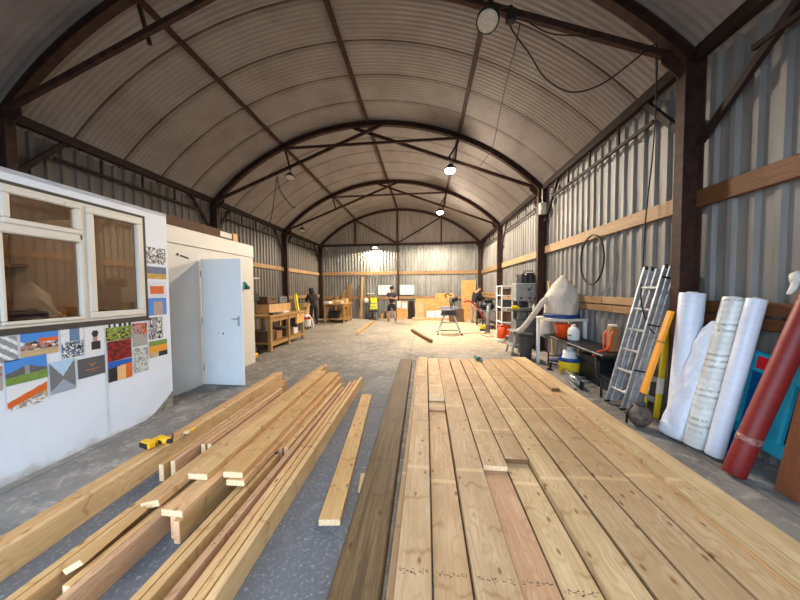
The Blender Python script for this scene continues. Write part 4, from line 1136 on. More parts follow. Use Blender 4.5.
# black trestle table with saw
tab = thing('folding_table', (2.75, 4.9, 0), 'low dark folding table along the wall, yellow bucket beneath it', 'table')
TZ = .62
mb = MB(); mb.box((2.80, 5.05, TZ), (.54, 1.95, .04), None, .012); mb.build('table_top', 'black', tab)
for y in (4.15, 5.85):
    for x in (2.57, 3.02):
        mb = MB(); mb.tube([(x, y + .14, TZ - .02), (x, y + .1, TZ * .45), (x, y, .26), (x, y, .0)], .016, 8); mb.build('leg', 'black', tab)
    MB().tube([(2.56, y, .2), (3.02, y, .2)], .012, 8).build('stretcher', 'black', tab)
tz = TZ + .021
sw = at(611, 340, x=2.80)
g = thing('boxed_tool', (2.80, sw.y, tz), 'brown and orange tool with trailing orange straps on the dark folding table', 'power tool')
mb = MB(); mb.box((2.82, sw.y, tz + .19), (.13, .12, .38), None, .02); mb.build('body', 'cardboard', g)
mb = MB(); mb.box((2.82, sw.y, tz + .40), (.10, .09, .03), None, .008); mb.build('top', 'offwhite', g)
for s in (-1, 1):
    mb = MB(); mb.tube([(2.80, sw.y + s * .065, tz + .34), (2.745, sw.y + s * .075, tz + .26), (2.74, sw.y + s * .07, tz + .12), (2.73, sw.y + s * .05, tz + .015)], .013, 8); mb.build('strap', 'orangered', g)
mb = MB(); mb.tube([(2.745, sw.y - .06, tz + .10), (2.70, sw.y - .03, tz + .03), (2.60, sw.y - .05, tz + .012), (2.52, sw.y - .03, tz - .06)], .011, 8); mb.build('strap', 'orangered', g)
ob = at(559, 334, x=2.78)
g = thing('orange_tub', (2.78, 5.90, tz), 'orange-red tub on the far end of the dark folding table', 'tub')
mb = MB(); mb.lathe([(.13, 0), (.15, .24), (.16, .25), (.15, .26), (.14, .25), (.12, .02), (0, .02)], (2.74, 5.62, tz), 22); mb.build('tub', 'orangered', g)
MB().tube([(2.59, 5.62, tz + .24), (2.58, 5.56, tz + .16), (2.6, 5.52, tz + .1)], .006, 6).build('handle', 'offwhite', g)
g = thing('white_canister', (2.78, 5.52, tz), 'white plastic canister beside the orange tub on the folding table', 'canister')
mb = MB(); mb.lathe([(.085, 0), (.10, .02), (.10, .17), (.08, .22), (.04, .25)], (2.76, 5.27, tz), 20); mb.build('body', 'white', g)
MB().lathe([(.04, 0), (.04, .04), (.0, .045)], (2.76, 5.27, tz + .25), 14).build('cap', 'offwhite', g)
MB().box((2.67, 5.24, tz + .1), (.03, .08, .02), None, .004).build('label', 'darkgrey', g)
# dark clutter under the table
for x, y, w, d, h, mt, lab in ((2.93, 4.88, .26, .56, .44, 'black', 'black crate under the dark folding table, by the wall'), (2.90, 4.42, .2, .26, .22, 'darkgrey', 'dark low box under the end of the folding table towards the ladder')):
    mb = MB(); mb.box((x, y, h / 2), (w, d, h), None, .02); mb.box((x, y, h), (w + .02, d + .02, .02)); mb.bar((x - w / 2 - .01, y - d * .2, h * .7), (x - w / 2 - .01, y + d * .2, h * .7), .015, .03); one('storage_crate', mb, mt, (x, y, 0), lab, 'crate')
# yellow bucket with a bottle in it
bc = at(568, 374, z=0); bx, by = 2.70, 5.28
g = thing('mop_bucket', (bx, by, 0), 'yellow bucket with a dark blue rim on the floor under the folding table', 'bucket')
MB().lathe([(.15, 0), (.165, .02), (.185, .26), (.185, .27)], (bx, by, 0), 26).build('bucket', 'yellow', g)
MB().lathe([(.192, .25), (.20, .26), (.20, .315), (.19, .325), (.17, .32), (.165, .26)], (bx, by, 0), 26).build('rim', 'blue', g)
MB().tube([(bx - .2, by, .28), (bx - .24, by - .03, .18), (bx - .22, by - .1, .16)], .008, 6).build('handle', 'darkgrey', g)
g = thing('plastic_jug', (bx, by, .27), 'white plastic jug standing in the yellow bucket', 'jug')
MB().lathe([(.12, -.24), (.13, -.22), (.13, .05), (.11, .08), (.115, .14), (.10, .17), (.05, .19), (.045, .22)], (bx, by, .27), 22).build('jug', 'white', g)
MB().lathe([(.05, 0), (.05, .03), (0, .032)], (bx, by, .488), 14).build('cap', 'offwhite', g)
# aluminium roller stand lying on the floor
g = thing('roller_stand', (2.5, 4.75, 0), 'aluminium roller stand lying folded on the floor before the yellow bucket', 'roller stand')
ra_, rb2 = at(565, 371, z=.09), at(581, 384, z=.09)
MB().tube([ra_, rb2], .05, 14).build('roller', 'chrome', g)
for e in (ra_, rb2): MB().box(e + V((0, 0, -.02)), (.05, .05, .13), None, .008).build('end_block', 'black', g)
for k in range(3):
    a = ra_.lerp(rb2, .15 + .35 * k) + V((.05, .02, -.01)); MB().tube([a, a + V((.20, .06, -.02))], .022, 8).build('arm', 'alu', g)
MB().bar(ra_ + V((-.04, -.05, -.06)), rb2 + V((-.10, -.02, -.06)), .04, .02).build('base_bar', 'alu', g)
q = at(554, 360, z=.02)
g = thing('lid', (q.x, q.y, 0), 'small dark blue lid lying on the floor below the white post', 'lid')
MB().lathe([(.10, 0), (.11, .02), (.10, .035), (.04, .036), (.035, .03), (0, .03)], (q.x, q.y, 0.001), 20).build('lid', 'blue', g)
q = at(552, 368, z=.05)
mb = MB(); mb.bar((q.x - .02, q.y + .05, .0), (q.x, q.y + .02, .16), .03, .03); mb.bar((q.x - .03, q.y + .05, .14), (q.x + .08, q.y - .02, .12), .025, .03); mb.box((q.x - .02, q.y + .05, .012), (.08, .08, .024)); one('bar_clamp', mb, 'black', (q.x, q.y, 0), 'small black clamp on the floor next to the yellow bucket', 'clamp')

# dust extractor
ex = V((2.775, 5.78, 0))
dx_ = thing('dust_extractor', ex, 'dust extractor with a slumped white cloth bag over a blue ring and white posts', 'dust extractor')
EZ = 1.02
mb = MB()
def bagpt(a, t):
    # blunt pointed bag, sagging to one side
    r = [(0, .29), (.12, .305), (.3, .315), (.5, .30), (.7, .21), (.88, .10), (1, .02)]
    for (ta_, r0), (tb_, r1) in zip(r, r[1:]):
        if ta_ <= t <= tb_: rr = r0 + (r1 - r0) * (t - ta_) / (tb_ - ta_); break
    rr *= 1 + .06 * math.sin(3 * a + t * 5) + .035 * math.sin(7 * a - t * 9) + .025 * math.sin(11 * a + t * 17)
    return (ex.x + rr * math.cos(a) + .02 * t, ex.y + rr * math.sin(a), EZ + .06 + t * .80)
n_, k_ = 26, 18
vs = [bagpt(2 * PI * j / n_, i / k_) for i in range(k_ + 1) for j in range(n_)]
fs = [(i * n_ + j, i * n_ + (j + 1) % n_, (i + 1) * n_ + (j + 1) % n_, (i + 1) * n_ + j) for i in range(k_) for j in range(n_)] + [tuple(range(n_ - 1, -1, -1)), tuple(k_ * n_ + j for j in range(n_))]
mb.add(vs, fs, smooth=True); mb.build('filter_bag', 'bagcloth', dx_)
MB().lathe([(.31, 0), (.325, .01), (.325, .07), (.31, .08)], (ex.x, ex.y, EZ - .01), 26).build('drum_ring', 'blue', dx_)
MB().box((ex.x - .01, ex.y, EZ - .03), (.74, .62, .05), None, .008).build('shelf', 'offwhite', dx_)
for (sx_, sy_) in ((.315, -.27), (-.335, .27), (.315, .27)): MB().bar((ex.x + sx_, ex.y + sy_, 0), (ex.x + sx_, ex.y + sy_, EZ - .05), .06, .05, (0, 1, 0), .004).build('post', 'white', dx_)
MB().lathe([(.03, .52), (.11, .56), (.125, .62), (.12, .85), (.10, .99)], (ex.x - .12, ex.y + .42, 0), 20).build('collection_bag', 'bagcloth', dx_)
hp = [(2.56, 5.75, 1.46), (2.42, 5.78, 1.34), (2.31, 5.9, 1.10), (2.22, 6.08, .86), (2.16, 6.25, .70), (2.13, 6.36, .64)]
def smooth_path(p, n=5):
    P = [V(q) for q in p]; out = []
    for i in range(len(P) - 1):
        a, b_, c_, d_ = P[max(i - 1, 0)], P[i], P[i + 1], P[min(i + 2, len(P) - 1)]
        for k in range(n):
            t = k / n; out.append(.5 * ((2 * b_) + (c_ - a) * t + (2 * a - 5 * b_ + 4 * c_ - d_) * t * t + (3 * b_ - a - 3 * c_ + d_) * t ** 3))
    out.append(P[-1]); return out
MB().tube(smooth_path(hp), .055, 12).build('hose', 'bagcloth', dx_)
# pale pole leaning behind
pa_, pb_ = at(545, 312, x=3.02), at(548.5, 281, x=3.06)
pb_ = at(548.5, 281, y=6.75)
MBp = MB(); MBp.bar((2.99, 6.58, .0), pb_, .05, .03, (1, 0, 0), .003); one('timber_pole', MBp, 'smoothboard', (2.99, 6.58, 0), 'slim pale batten leaning on the cladding behind the cloth bag', 'batten')

# grey bandsaw
bs = V((2.57, 7.70, 0))
saw = thing('band_saw', bs, 'tall grey band saw with a dark tick-shaped emblem, between shelves and cloth bag', 'band saw')
def bsb(name, c, s, mt, bev=.015): mb = MB(); mb.box(c, s, None, bev); return mb.build(name, mt, saw)
bsb('upper_cabinet', (bs.x + .19, bs.y, 1.52), (.64, .4, .48), 'grey')
bsb('column', (bs.x + .42, bs.y, 1.05), (.18, .34, .70), 'grey')
bsb('lower_cabinet', (bs.x + .19, bs.y, .43), (.64, .44, .66), 'midgrey')
bsb('base', (bs.x + .19, bs.y, .05), (.66, .5, .10), 'darkgrey')
bsb('table', (bs.x + .06, bs.y - .05, 1.02), (.62, .58, .04), 'darkgrey', .006)
bsb('fence', (bs.x + .12, bs.y - .2, 1.07), (.3, .05, .06), 'midgrey', .006)
bsb('trunnion', (bs.x + .1, bs.y, .88), (.2, .2, .26), 'midgrey')
MB().bar((bs.x - .02, bs.y - .05, 1.04), (bs.x - .02, bs.y - .05, 1.29), .02, .008).build('blade', 'alu', saw)
mb = MB(); mb.box((bs.x + .02, bs.y - .07, 1.22), (.08, .10, .16), None, .01); mb.build('blade_guide', 'darkgrey', saw)
for x in (0.0, .22, .38): MB().lathe([(.03, 0), (.03, .03), (0, .035)], (bs.x + x, bs.y - .2, 1.36), 10, zalign((0, -1, 0))).build('knob', 'black', saw)
mb = MB(); yv = bs.y - .204
mb.bar((bs.x + .16, yv, 1.60), (bs.x + .20, yv, 1.56), .006, .035, (0, -1, 0)); mb.prism([(0, 0), (.03, -.03), (.13, .07), (.10, .07), (.04, .02), (0, .035)], (bs.x + .17, yv, 1.585), (1, 0, 0), (0, 0, 1), -.004)
mb.build('emblem', 'black', saw)
MB().box((bs.x + .40, bs.y - .203, 1.34), (.12, .004, .05)).build('plate', 'darkgrey', saw)
g = thing('machine_case', (bs.x + .25, bs.y, 1.76), 'black ribbed machine case with a carrying handle on top of the band saw', 'case')
mb = MB(); mb.box((bs.x + .26, bs.y, 1.90), (.44, .3, .27), None, .03); mb.build('case', 'black', g)
for s in (-.14, .0, .14):
    MB().box((bs.x + .26 + s, bs.y - .152, 1.88), (.06, .012, .2), None, .004).build('rib', 'darkgrey', g)
for s in (-.13, .13): MB().box((bs.x + .26 + s, bs.y - .155, 2.0), (.05, .014, .03)).build('latch', 'white', g)
mb = MB(); mb.tube([(bs.x + .14, bs.y, 2.03), (bs.x + .15, bs.y, 2.10), (bs.x + .37, bs.y, 2.10), (bs.x + .38, bs.y, 2.03)], .014, 8); mb.build('handle', 'darkgrey', g)
g = thing('glue_gun', (bs.x - .03, bs.y, 1.76), 'narrow grey clamp standing at the edge of the band saw top', 'clamp')
mb = MB(); mb.bar((bs.x - .03, bs.y, 1.76), (bs.x - .03, bs.y, 1.98), .03, .04); mb.box((bs.x - .06, bs.y, 1.98), (.08, .04, .03)); mb.box((bs.x - .05, bs.y, 1.84), (.05, .05, .05)); mb.build('clamp', 'midgrey', g)
for x, c_, lab, h in ((.0, 'yellow', 'yellow power tool on the band saw table', .12), (.25, 'offwhite', 'small pale bottle on the band saw table', .14)):
    mb = MB()
    if c_ == 'yellow': mb.box((bs.x - .15, bs.y - .15, 1.10), (.16, .10, .10), None, .02); mb.tube([(bs.x - .12, bs.y - .15, 1.10), (bs.x - .02, bs.y - .18, 1.08)], .03, 8); one('sander', mb, c_, (bs.x - .1, bs.y - .1, 1.041), lab, 'power tool')
    else: mb.lathe([(.035, 0), (.04, .01), (.04, .10), (.015, .13), (.015, .16)], (bs.x + .30, bs.y - .29, 1.041), 12); one('small_bottle', mb, c_, (bs.x + .3, bs.y - .29, 1.041), lab, 'bottle')

# white shelving with items
sh = thing('shelf_unit', (2.58, 9.0, 0), 'white metal shelf unit standing beyond the band saw', 'shelf unit')
for x in (2.40, 2.72):
    for y in (8.7, 9.3): MB().bar((x, y, 0), (x, y, 1.72), .035, .035, (0, 1, 0)).build('post', 'white', sh)
for z in (.12, .55, 1.02, 1.40, 1.70): MB().box((2.56, 9.0, z), (.36, .66, .03), None, .004).build('shelf', 'white', sh)
for k, (z, mt, w, h) in enumerate(((.136, 'orangered', .30, .30), (.566, 'brownitem', .28, .30), (1.036, 'darkgrey', .3, .22), (1.416, 'brownitem', .26, .2))):
    lab = ('orange-red bin on the bottom shelf of the white unit', 'brown box on the second shelf of the white unit', 'dark box at mid height in the white unit', 'brown box on the upper shelf of the white unit')[k]
    mb = MB(); mb.box((2.56, 8.95, z + h / 2), (w, .4, h), None, .02); mb.box((2.56, 8.95, z + h - .01), (w + .02, .42, .03), None, .006); one('storage_bin', mb, mt, (2.56, 8.95, z), lab, 'bin')
g = thing('drill_press', (2.86, 8.45, 0), 'black drill press with side levers between white shelves and band saw', 'drill press')
MB().box((2.86, 8.45, .62), (.3, .3, 1.24), None, .02).build('cabinet', 'black', g)
MB().tube([(2.86, 8.5, 1.2), (2.86, 8.5, 1.72)], .05, 10).build('column', 'darkgrey', g)
mb = MB(); mb.box((2.82, 8.4, 1.62), (.18, .34, .22), None, .02); mb.build('head', 'black', g)
mb = MB()
for a in range(3): mb.tube([(2.72, 8.36, 1.5), (2.66, 8.36 + .12 * math.cos(a * 2.1), 1.5 + .12 * math.sin(a * 2.1))], .012, 6)
mb.build('lever', 'darkgrey', g)
# orange canister, stool and bin
g = thing('gas_canister', (2.42, 8.35, 0), 'orange canister with pale base on the floor at the shelf unit foot', 'canister')
MB().lathe([(.12, .0), (.13, .02), (.13, .12)], (2.30, 8.35, 0.001), 18).build('base', 'offwhite', g)
MB().lathe([(.13, .12), (.13, .36), (.10, .42), (.05, .45)], (2.30, 8.35, 0), 18).build('body', 'orangered', g)
MB().lathe([(.03, .45), (.03, .5), (0, .5)], (2.30, 8.35, 0), 10).build('valve', 'darkgrey', g)
st = thing('step_stool', (2.2, 6.85, 0), 'grey A-shaped step stool beside the dark waste bin', 'stool')
hz = .56
for y in (6.65, 7.05):
    MB().bar((2.06, y, 0), (2.20, y, hz), .04, .05, (0, 1, 0), .004).build('leg', 'grey', st)
    MB().bar((2.38, y, 0), (2.24, y, hz), .04, .05, (0, 1, 0), .004).build('leg', 'grey', st)
MB().box((2.22, 6.85, hz + .015), (.26, .46, .03), None, .006).build('top_step', 'grey', st)
MB().box((2.105, 6.85, .24), (.14, .40, .025), None, .004).build('step', 'grey', st)
MB().bar((2.33, 6.67, .2), (2.33, 7.03, .2), .03, .03).build('stretcher', 'grey', st)
wb = thing('waste_bin', (2.32, 6.32, 0), 'dark open waste bin with the white hose end above it', 'bin')
MB().lathe([(.11, 0), (.12, .01), (.145, .56), (.15, .58), (.145, .59), (.13, .57), (.105, .03), (0, .03)], (2.27, 6.30, 0), 22).build('bin', 'darkgrey', wb)
MB().lathe([(.150, .53), (.158, .54), (.158, .57), (.150, .58)], (2.27, 6.30, 0), 22).build('rim', 'black', wb)

# far right bench with grinder, hose and a floor tool
bn = thing('metal_bench', (2.45, 11.9, 0), 'dark metal bench with a motor on it by the far right-hand corner'.replace('right-hand ', ''), 'bench')
MB().box((2.55, 11.6, .72), (.62, 1.3, .05), None, .006).build('bench_top', 'midgrey', bn)
for x in (2.29, 2.81):
    for y in (11.0, 12.2): MB().bar((x, y, 0), (x, y, .70), .05, .05, (0, 1, 0)).build('leg', 'darkgrey', bn)
MB().box((2.55, 11.6, .25), (.5, 1.15, .03)).build('lower_shelf', 'darkgrey', bn)
g = thing('bench_motor', (2.5, 11.5, .745), 'black motor machine standing on the far metal bench', 'machine')
mb = MB(); mb.tube([(2.3, 11.4, .93), (2.78, 11.4, .93)], .13, 14); mb.box((2.55, 11.4, .79), (.4, .3, .09), None, .01); mb.build('motor', 'black', g)
for x in (2.27, 2.80): MB().tube([(x - .03, 11.4, .95), (x + .03, 11.4, .95)], .15, 16).build('wheel_guard', 'darkgrey', g)
MB().box((2.6, 11.45, 1.12), (.3, .2, .12), None, .02).build('cover', 'black', g)
hs = smooth_path([at(464, 302, y=10.6), at(469, 301, y=10.7), at(475, 305, y=10.8), at(481, 313, y=10.9), at(486, 320, y=11.0), at(489, 324, y=11.0)])
one('vacuum_hose', MB().tube(hs, .035, 8), 'redcable', hs[-1], 'dark red flexible hose arching from the mitre saw to the far bench', 'hose')
cb = smooth_path([(1.95, 9.6, .012), (2.1, 9.2, .012), (2.3, 9.3, .012), (2.2, 9.8, .012), (1.9, 10.0, .012), (1.5, 9.9, .012), (1.25, 9.75, .012)])
one('extension_cable', MB().tube(cb, .012, 6), 'redcable', cb[0], 'red cable looping over the floor near the mitre saw', 'cable')
q = at(483, 326, z=.0)
g = thing('yellow_tool', (2.26, 10.6, 0), 'yellow and black power tool on the floor below the far bench', 'power tool')
MB().box((2.26, 10.6, .14), (.24, .2, .16), None, .03).build('body', 'yellow', g)
MB().box((2.26, 10.6, .03), (.28, .24, .058), None, .01).build('base', 'black', g)
MB().tube([(2.18, 10.6, .21), (2.2, 10.6, .29), (2.32, 10.6, .29), (2.34, 10.6, .21)], .018, 8).build('handle', 'black', g)
mb = MB(); mb.tube([(2.28, 10.1, .0), (2.30, 10.1, .4), (2.32, 10.1, 1.0)], [.09, .075, .07], 10); mb.lathe([(.10, 0), (.12, .02), (.10, .05)], (2.28, 10.1, 0.001), 12); mb.tube([(2.32, 10.1, 1.0), (2.40, 10.12, 1.06)], [.07, .05], 8); one('machine_post', mb, 'midgrey', (2.28, 10.1, 0), 'thick grey upright duct standing before the far bench', 'duct')
# mitre saw on its stand
ms = V((.86, 9.85, 0))
stn = thing('saw_stand', ms, 'splay-legged metal stand carrying the mitre saw in the open floor', 'stand')
for sx_ in (-1, 1):
    for sy_ in (-1, 1):
        MB().bar((ms.x + sx_ * .42, ms.y + sy_ * .30, .0), (ms.x + sx_ * .16, ms.y + sy_ * .14, .70), .035, .035, (0, 1, 0)).build('leg', 'alupaint', stn)
        MB().box((ms.x + sx_ * .42, ms.y + sy_ * .30, .02), (.06, .06, .04), None, .006).build('rubber_foot', 'black', stn)
MB().box((ms.x, ms.y, .12), (.62, .03, .03)).build('cross_bar', 'darkgrey', stn)
MB().box((ms.x, ms.y, .40), (.50, .03, .03)).build('cross_bar', 'alupaint', stn)
MB().box((ms.x, ms.y, .70), (.60, .40, .05), None, .006).build('top_frame', 'darkgrey', stn)
mw = thing('mitre_saw', (ms.x, ms.y, .726), 'grey and black mitre saw on the splay-legged stand', 'mitre saw')
MB().box((ms.x - .02, ms.y, .80), (.52, .34, .10), None, .02).build('base', 'darkgrey', mw)
MB().lathe([(.2, 0), (.22, .01), (.22, .04), (.2, .05)], (ms.x, ms.y - .03, .85), 20).build('turntable', 'grey', mw)
MB().box((ms.x, ms.y + .10, .93), (.66, .03, .10), None, .004).build('fence', 'alupaint', mw)
MB().bar((ms.x + .10, ms.y + .22, .86), (ms.x + .18, ms.y + .26, 1.26), .08, .10, (0, 1, 0), .01).build('arm', 'grey', mw)
mb = MB(); mb.lathe([(.05, -.05), (.17, -.04), (.17, .03), (.06, .05)], (ms.x + .06, ms.y + .02, 1.17), 20, zalign((1, 0, 0.05))); mb.build('blade_guard', 'midgrey', mw)
MB().tube([(ms.x + .08, ms.y + .04, 1.2), (ms.x + .30, ms.y + .06, 1.28)], .085, 12).build('motor', 'black', mw)
MB().tube([(ms.x - .10, ms.y - .08, 1.30), (ms.x - .16, ms.y - .14, 1.42), (ms.x - .06, ms.y - .1, 1.46), (ms.x + .08, ms.y, 1.38)], .022, 8).build('handle', 'black', mw)
# loose boards in the open floor
board('short_board', at(412, 331.5, z=.0) + V((0, 0, .10)), at(432, 343, z=0) + V((-.02, 0, .10)), .09, .10, 'brownboard', 'short brown length of timber lying alone in the middle of the open floor', 'timber', None, 'darkend')
board('long_timber', (-2.45, 9.45, .10), (-2.58, 13.2, .10), .09, .10, 'joist', 'long pale timber lying on the far floor before the standing man', 'timber')
q = at(478, 361, z=Z2)
g = thing('plastic_bottle', (q.x, q.y, Z2), 'clear pale blue plastic bottle lying on the wide board stack', 'bottle')
bdv = V((.10, -.26, 0)).normalized(); qs = V((q.x - .03, q.y + .13, Z2 + .048))
mb = MB(); mb.lathe([(.03, 0), (.046, .012), (.043, .05), (.046, .09), (.043, .13), (.046, .17), (.04, .20), (.016, .235), (.015, .25)], qs, 18, zalign(bdv)); mb.build('bottle', 'clear', g)
MB().lathe([(.017, 0), (.017, .02), (0, .021)], qs + bdv * .25, 12, zalign(bdv)).build('cap', 'bottle_cap', g)
MB().lathe([(.0465, .07), (.047, .075), (.047, .14), (.0465, .145)], qs, 18, zalign(bdv)).build('label', 'teal', g)

# ------------------------------------------------------------------ far end
YB = YE + .06
pst = V((-3.62, 14.80, 0))
board('timber_post', (-3.57, 14.58, 0.03), (-3.53, 14.86, 2.36), .11, .09, 'joist', 'tall pale timber post leaning on the end wall rail', 'post', None)
def pan(name, x0, x1, z0, z1, y, t, mt, label, cat, group=None, lean=0.0):
    mb = MB(); a = math.atan2(lean, z1 - z0)
    mb.box(((x0 + x1) / 2, y + lean / 2, (z0 + z1) / 2), (x1 - x0, t, (z1 - z0)), Matrix.Rotation(-a, 3, 'X'), .002)
    return one(name, mb, mt, ((x0 + x1) / 2, y, z0), label, cat, group)
for x0, x1, lab in ((-2.66, -1.86, 'white board on the end wall behind the standing man'), (-1.42, -.60, 'white board on the end wall beside the central post')):
    g = thing('whiteboard', ((x0 + x1) / 2, 14.92, 1.6), lab, 'whiteboard')
    MB().box(((x0 + x1) / 2, 14.93, 1.62), (x1 - x0, .02, .56)).build('surface', 'white', g)
    mb = MB()
    for z in (1.345, 1.895): mb.box(((x0 + x1) / 2, 14.925, z), (x1 - x0 + .03, .035, .025))
    for x in (x0, x1): mb.box((x, 14.925, 1.62), (.025, .035, .56))
    mb.build('frame', 'grey', g)
# vest on a chair
ch = thing('office_chair', (-2.85, 14.45, 0), 'dark office chair wearing the yellow vest at the end wall', 'chair')
MB().box((-2.86, 14.5, .46), (.46, .44, .07), None, .02).build('seat', 'black', ch)
MB().box((-2.86, 14.70, .86), (.42, .05, .56), Matrix.Rotation(-.1, 3, 'X'), .02).build('backrest', 'black', ch)
MB().tube([(-2.86, 14.5, .1), (-2.86, 14.5, .44)], .03, 8).build('gas_lift', 'darkgrey', ch)
for k in range(5):
    a = k * 2 * PI / 5 + .3
    mb = MB(); mb.bar((-2.86, 14.5, .1), (-2.86 + .26 * math.cos(a), 14.5 + .26 * math.sin(a), .06), .05, .03); lg = mb.build('leg', 'darkgrey', ch)
    mb = MB(); mb.sphere((-2.86 + .26 * math.cos(a), 14.5 + .26 * math.sin(a), .03), .03, 8); w_ = mb.build('caster', 'black', ch); w_.parent = lg
vt = thing('safety_vest', (-2.86, 14.45, .5), 'bright yellow vest hung over the dark chair at the end wall', 'vest')
mb = MB(); mb.prism([(-.21, 0), (.23, .02), (.20, .42), (.19, .62), (.07, .66), (.0, .58), (-.08, .66), (-.18, .62), (-.16, .40)], (-2.86, 14.60, .55), (1, 0, 0), (0, .12, .99), -.035); mb.build('vest_body', 'hivis', vt)
mb = MB()
for z in (.70, .86): mb.box((-2.85, 14.585 + (z - .55) * .12, z), (.38, .006, .05))
mb.build('reflective_strip', 'alu', vt)
g = thing('ball_lamp', (-3.30, 14.70, 0), 'white round lamp head on a thin stand by the pale post', 'lamp')
MB().sphere((-3.30, 14.72, 1.02), .15, 14, (1, .8, 1)).build('lamp_head', 'offwhite', g)
MB().tube([(-3.30, 14.75, .02), (-3.30, 14.75, .9)], .02, 8).build('stand', 'darkgrey', g)
MB().lathe([(.14, 0), (.14, .02), (.02, .03)], (-3.30, 14.75, 0.001), 14).build('base', 'darkgrey', g)
mb = MB(); mb.box((-3.05, 14.90, 1.42), (.36, .14, .03)); mb.bar((-3.05, 14.96, 1.2), (-3.05, 14.85, 1.41), .02, .02); one('wall_bracket', mb, 'white', (-3.05, 14.9, 1.4), 'thin white shelf on the end wall above the round lamp', 'shelf')
# row of small offcuts at wall foot
for k, (x, h, w, mt) in enumerate(((-3.05, .55, .10, 'benchwood'), (-2.42, .30, .16, 'ply'), (-2.24, .42, .12, 'brownitem'), (-2.08, .34, .14, 'ply'))):
    lab = ('upright pale offcut at the end wall beside the vest chair', 'short tan offcut at the end wall, next to the chair', 'short brown offcut at the end wall behind the man', 'tan offcut closest to the man at the end wall')[k].replace('closest to', 'just behind')
    mb = MB(); mb.box((x, 14.86, h / 2), (w, .06, h), None, .004); mb.box((x + .03, 14.80, h * .35), (w * .5, .05, h * .7), None, .004); one('offcut_block', mb, mt, (x, 14.86, 0), lab, 'offcut', 'offcuts along the end wall')
# pinboard with paper and box beside the man
g = thing('ply_notice_board', (-1.30, 14.75, 0), 'ply panel with white papers standing just beside the man', 'panel')
MB().box((-1.28, 14.83, .50), (.62, .03, 1.0), Matrix.Rotation(-.06, 3, 'X')).build('panel', 'ply', g)
for x, z, w, h in ((-1.47, .80, .2, .36), (-1.16, .74, .26, .34)): MB().box((x, 14.80 + (z - .5) * .06, z), (w, .006, h), Matrix.Rotation(-.06, 3, 'X')).build('paper', 'white', g)
mb = MB(); mb.box((-.78, 14.85, .5), (.3, .05, 1.0), None, .01); mb.box((-.78, 14.82, .9), (.26, .02, .05)); one('dark_panel', mb, 'steeldark', (-.78, 14.85, 0), 'dark narrow panel standing between the papers and the ply sheets', 'panel')
pan('ply_sheet', -.52, 1.05, .0, 1.12, 14.78, .02, 'ply', 'wide orange ply sheet on its long edge against the end wall', 'sheet', 'ply sheets', .08)
pan('ply_sheet', .55, 1.55, .0, 1.42, 14.62, .02, 'ply', 'tall pale ply offcut leaning in front of the wide ply sheet', 'sheet', 'ply sheets', .14)
pan('ply_sheet', 1.95, 2.72, .0, 2.10, 14.70, .02, 'ply', 'tallest ply sheet leaning near the far corner column', 'sheet', 'ply sheets', .16)
pan('ply_sheet', -.56, -.10, .0, .95, 14.66, .02, 'smoothboard', 'narrow pale sheet leaning at the end of the wide ply sheet', 'sheet', 'ply sheets', .12)
mb = MB(); mb.box((.4, 14.30, .06), (2.2, .4, .12), None, .006); mb.box((.4, 14.30, .13), (2.0, .34, .02)); one('low_platform', mb, 'smoothboard', (.4, 14.5, 0), 'low pale timber platform along the end wall', 'platform')
for k, (x, w, h) in enumerate(((.28, .44, .33), (.78, .5, .36), (1.2, .3, .22))):
    g = thing('white_carton', (x, 14.4, .14), ('white carton with pale blue print on the low platform', 'larger white carton standing second on the low platform', 'small white carton at the saw end of the low platform')[k], 'carton', 'white cartons')
    MB().box((x, 14.32, .142 + h / 2), (w, .28, h), None, .006).build('box', 'white', g)
    MB().box((x - .02, 14.178, .142 + h * .5), (w * .5, .004, h * .35)).build('label', 'membrane', g)
mb = MB(); mb.box((1.55, 13.7, .30), (.7, .5, .6), None, .02); mb.box((1.55, 13.7, .61), (.72, .52, .03)); mb.bar((1.4, 13.44, .3), (1.7, 13.44, .3), .02, .04); one('tool_chest', mb, 'brownitem', (1.55, 13.7, 0), 'dark brown chest on the floor behind the mitre saw', 'chest')
# wall clutter behind second bench: leaning boards
for k, (x, h) in enumerate(((-5.10, 1.30), (-4.62, 1.62), (-4.28, 1.95))):
    board('leaning_board', (x, 14.62, .02), (x + .05, 14.86, h), .16 + .03 * k, .03, 'benchwood', ('shortest of three boards leaning on the end wall behind the far bench', 'middle one of three boards leaning on the end wall behind the far bench', 'tallest of three boards leaning on the end wall behind the far bench')[k], 'board', 'boards leaning behind the far bench')

# ------------------------------------------------------------------ benches along the cabin side
def bench(name, x0, x1, y0, y1, h, label, leg=.085, top=.06):
    g = thing(name, ((x0 + x1) / 2, (y0 + y1) / 2, 0), label, 'workbench')
    MB().box(((x0 + x1) / 2, (y0 + y1) / 2, h - top / 2), (x1 - x0, y1 - y0, top), None, .006).build('bench_top', 'benchwood', g)
    ys = [y0 + .08, (y0 + y1) / 2, y1 - .08]
    for y in ys:
        for x in (x0 + .08, x1 - .07):
            MB().bar((x, y, 0), (x, y, h - top), leg, leg, (0, 1, 0), .004).build('leg', 'benchwood', g)
    for x in (x0 + .08, x1 - .065): MB().bar((x, y0 + .05, h - top - .06), (x, y1 - .05, h - top - .06), .035, .11, (0, 0, 1)).build('apron', 'benchwood', g)
    MB().box(((x0 + x1) / 2, (y0 + y1) / 2, .20), (x1 - x0 - .12, y1 - y0 - .12, .03)).build('lower_shelf', 'benchwood', g)
    MB().bar((x1 - .065, y0 + .05, .17), (x1 - .065, y1 - .05, .17), .035, .09).build('rail', 'benchwood', g)
    return g
B1 = bench('workbench', -4.98, -4.02, 6.62, 8.66, .95, 'pale wooden workbench with a hanging drawer, beyond the open door')
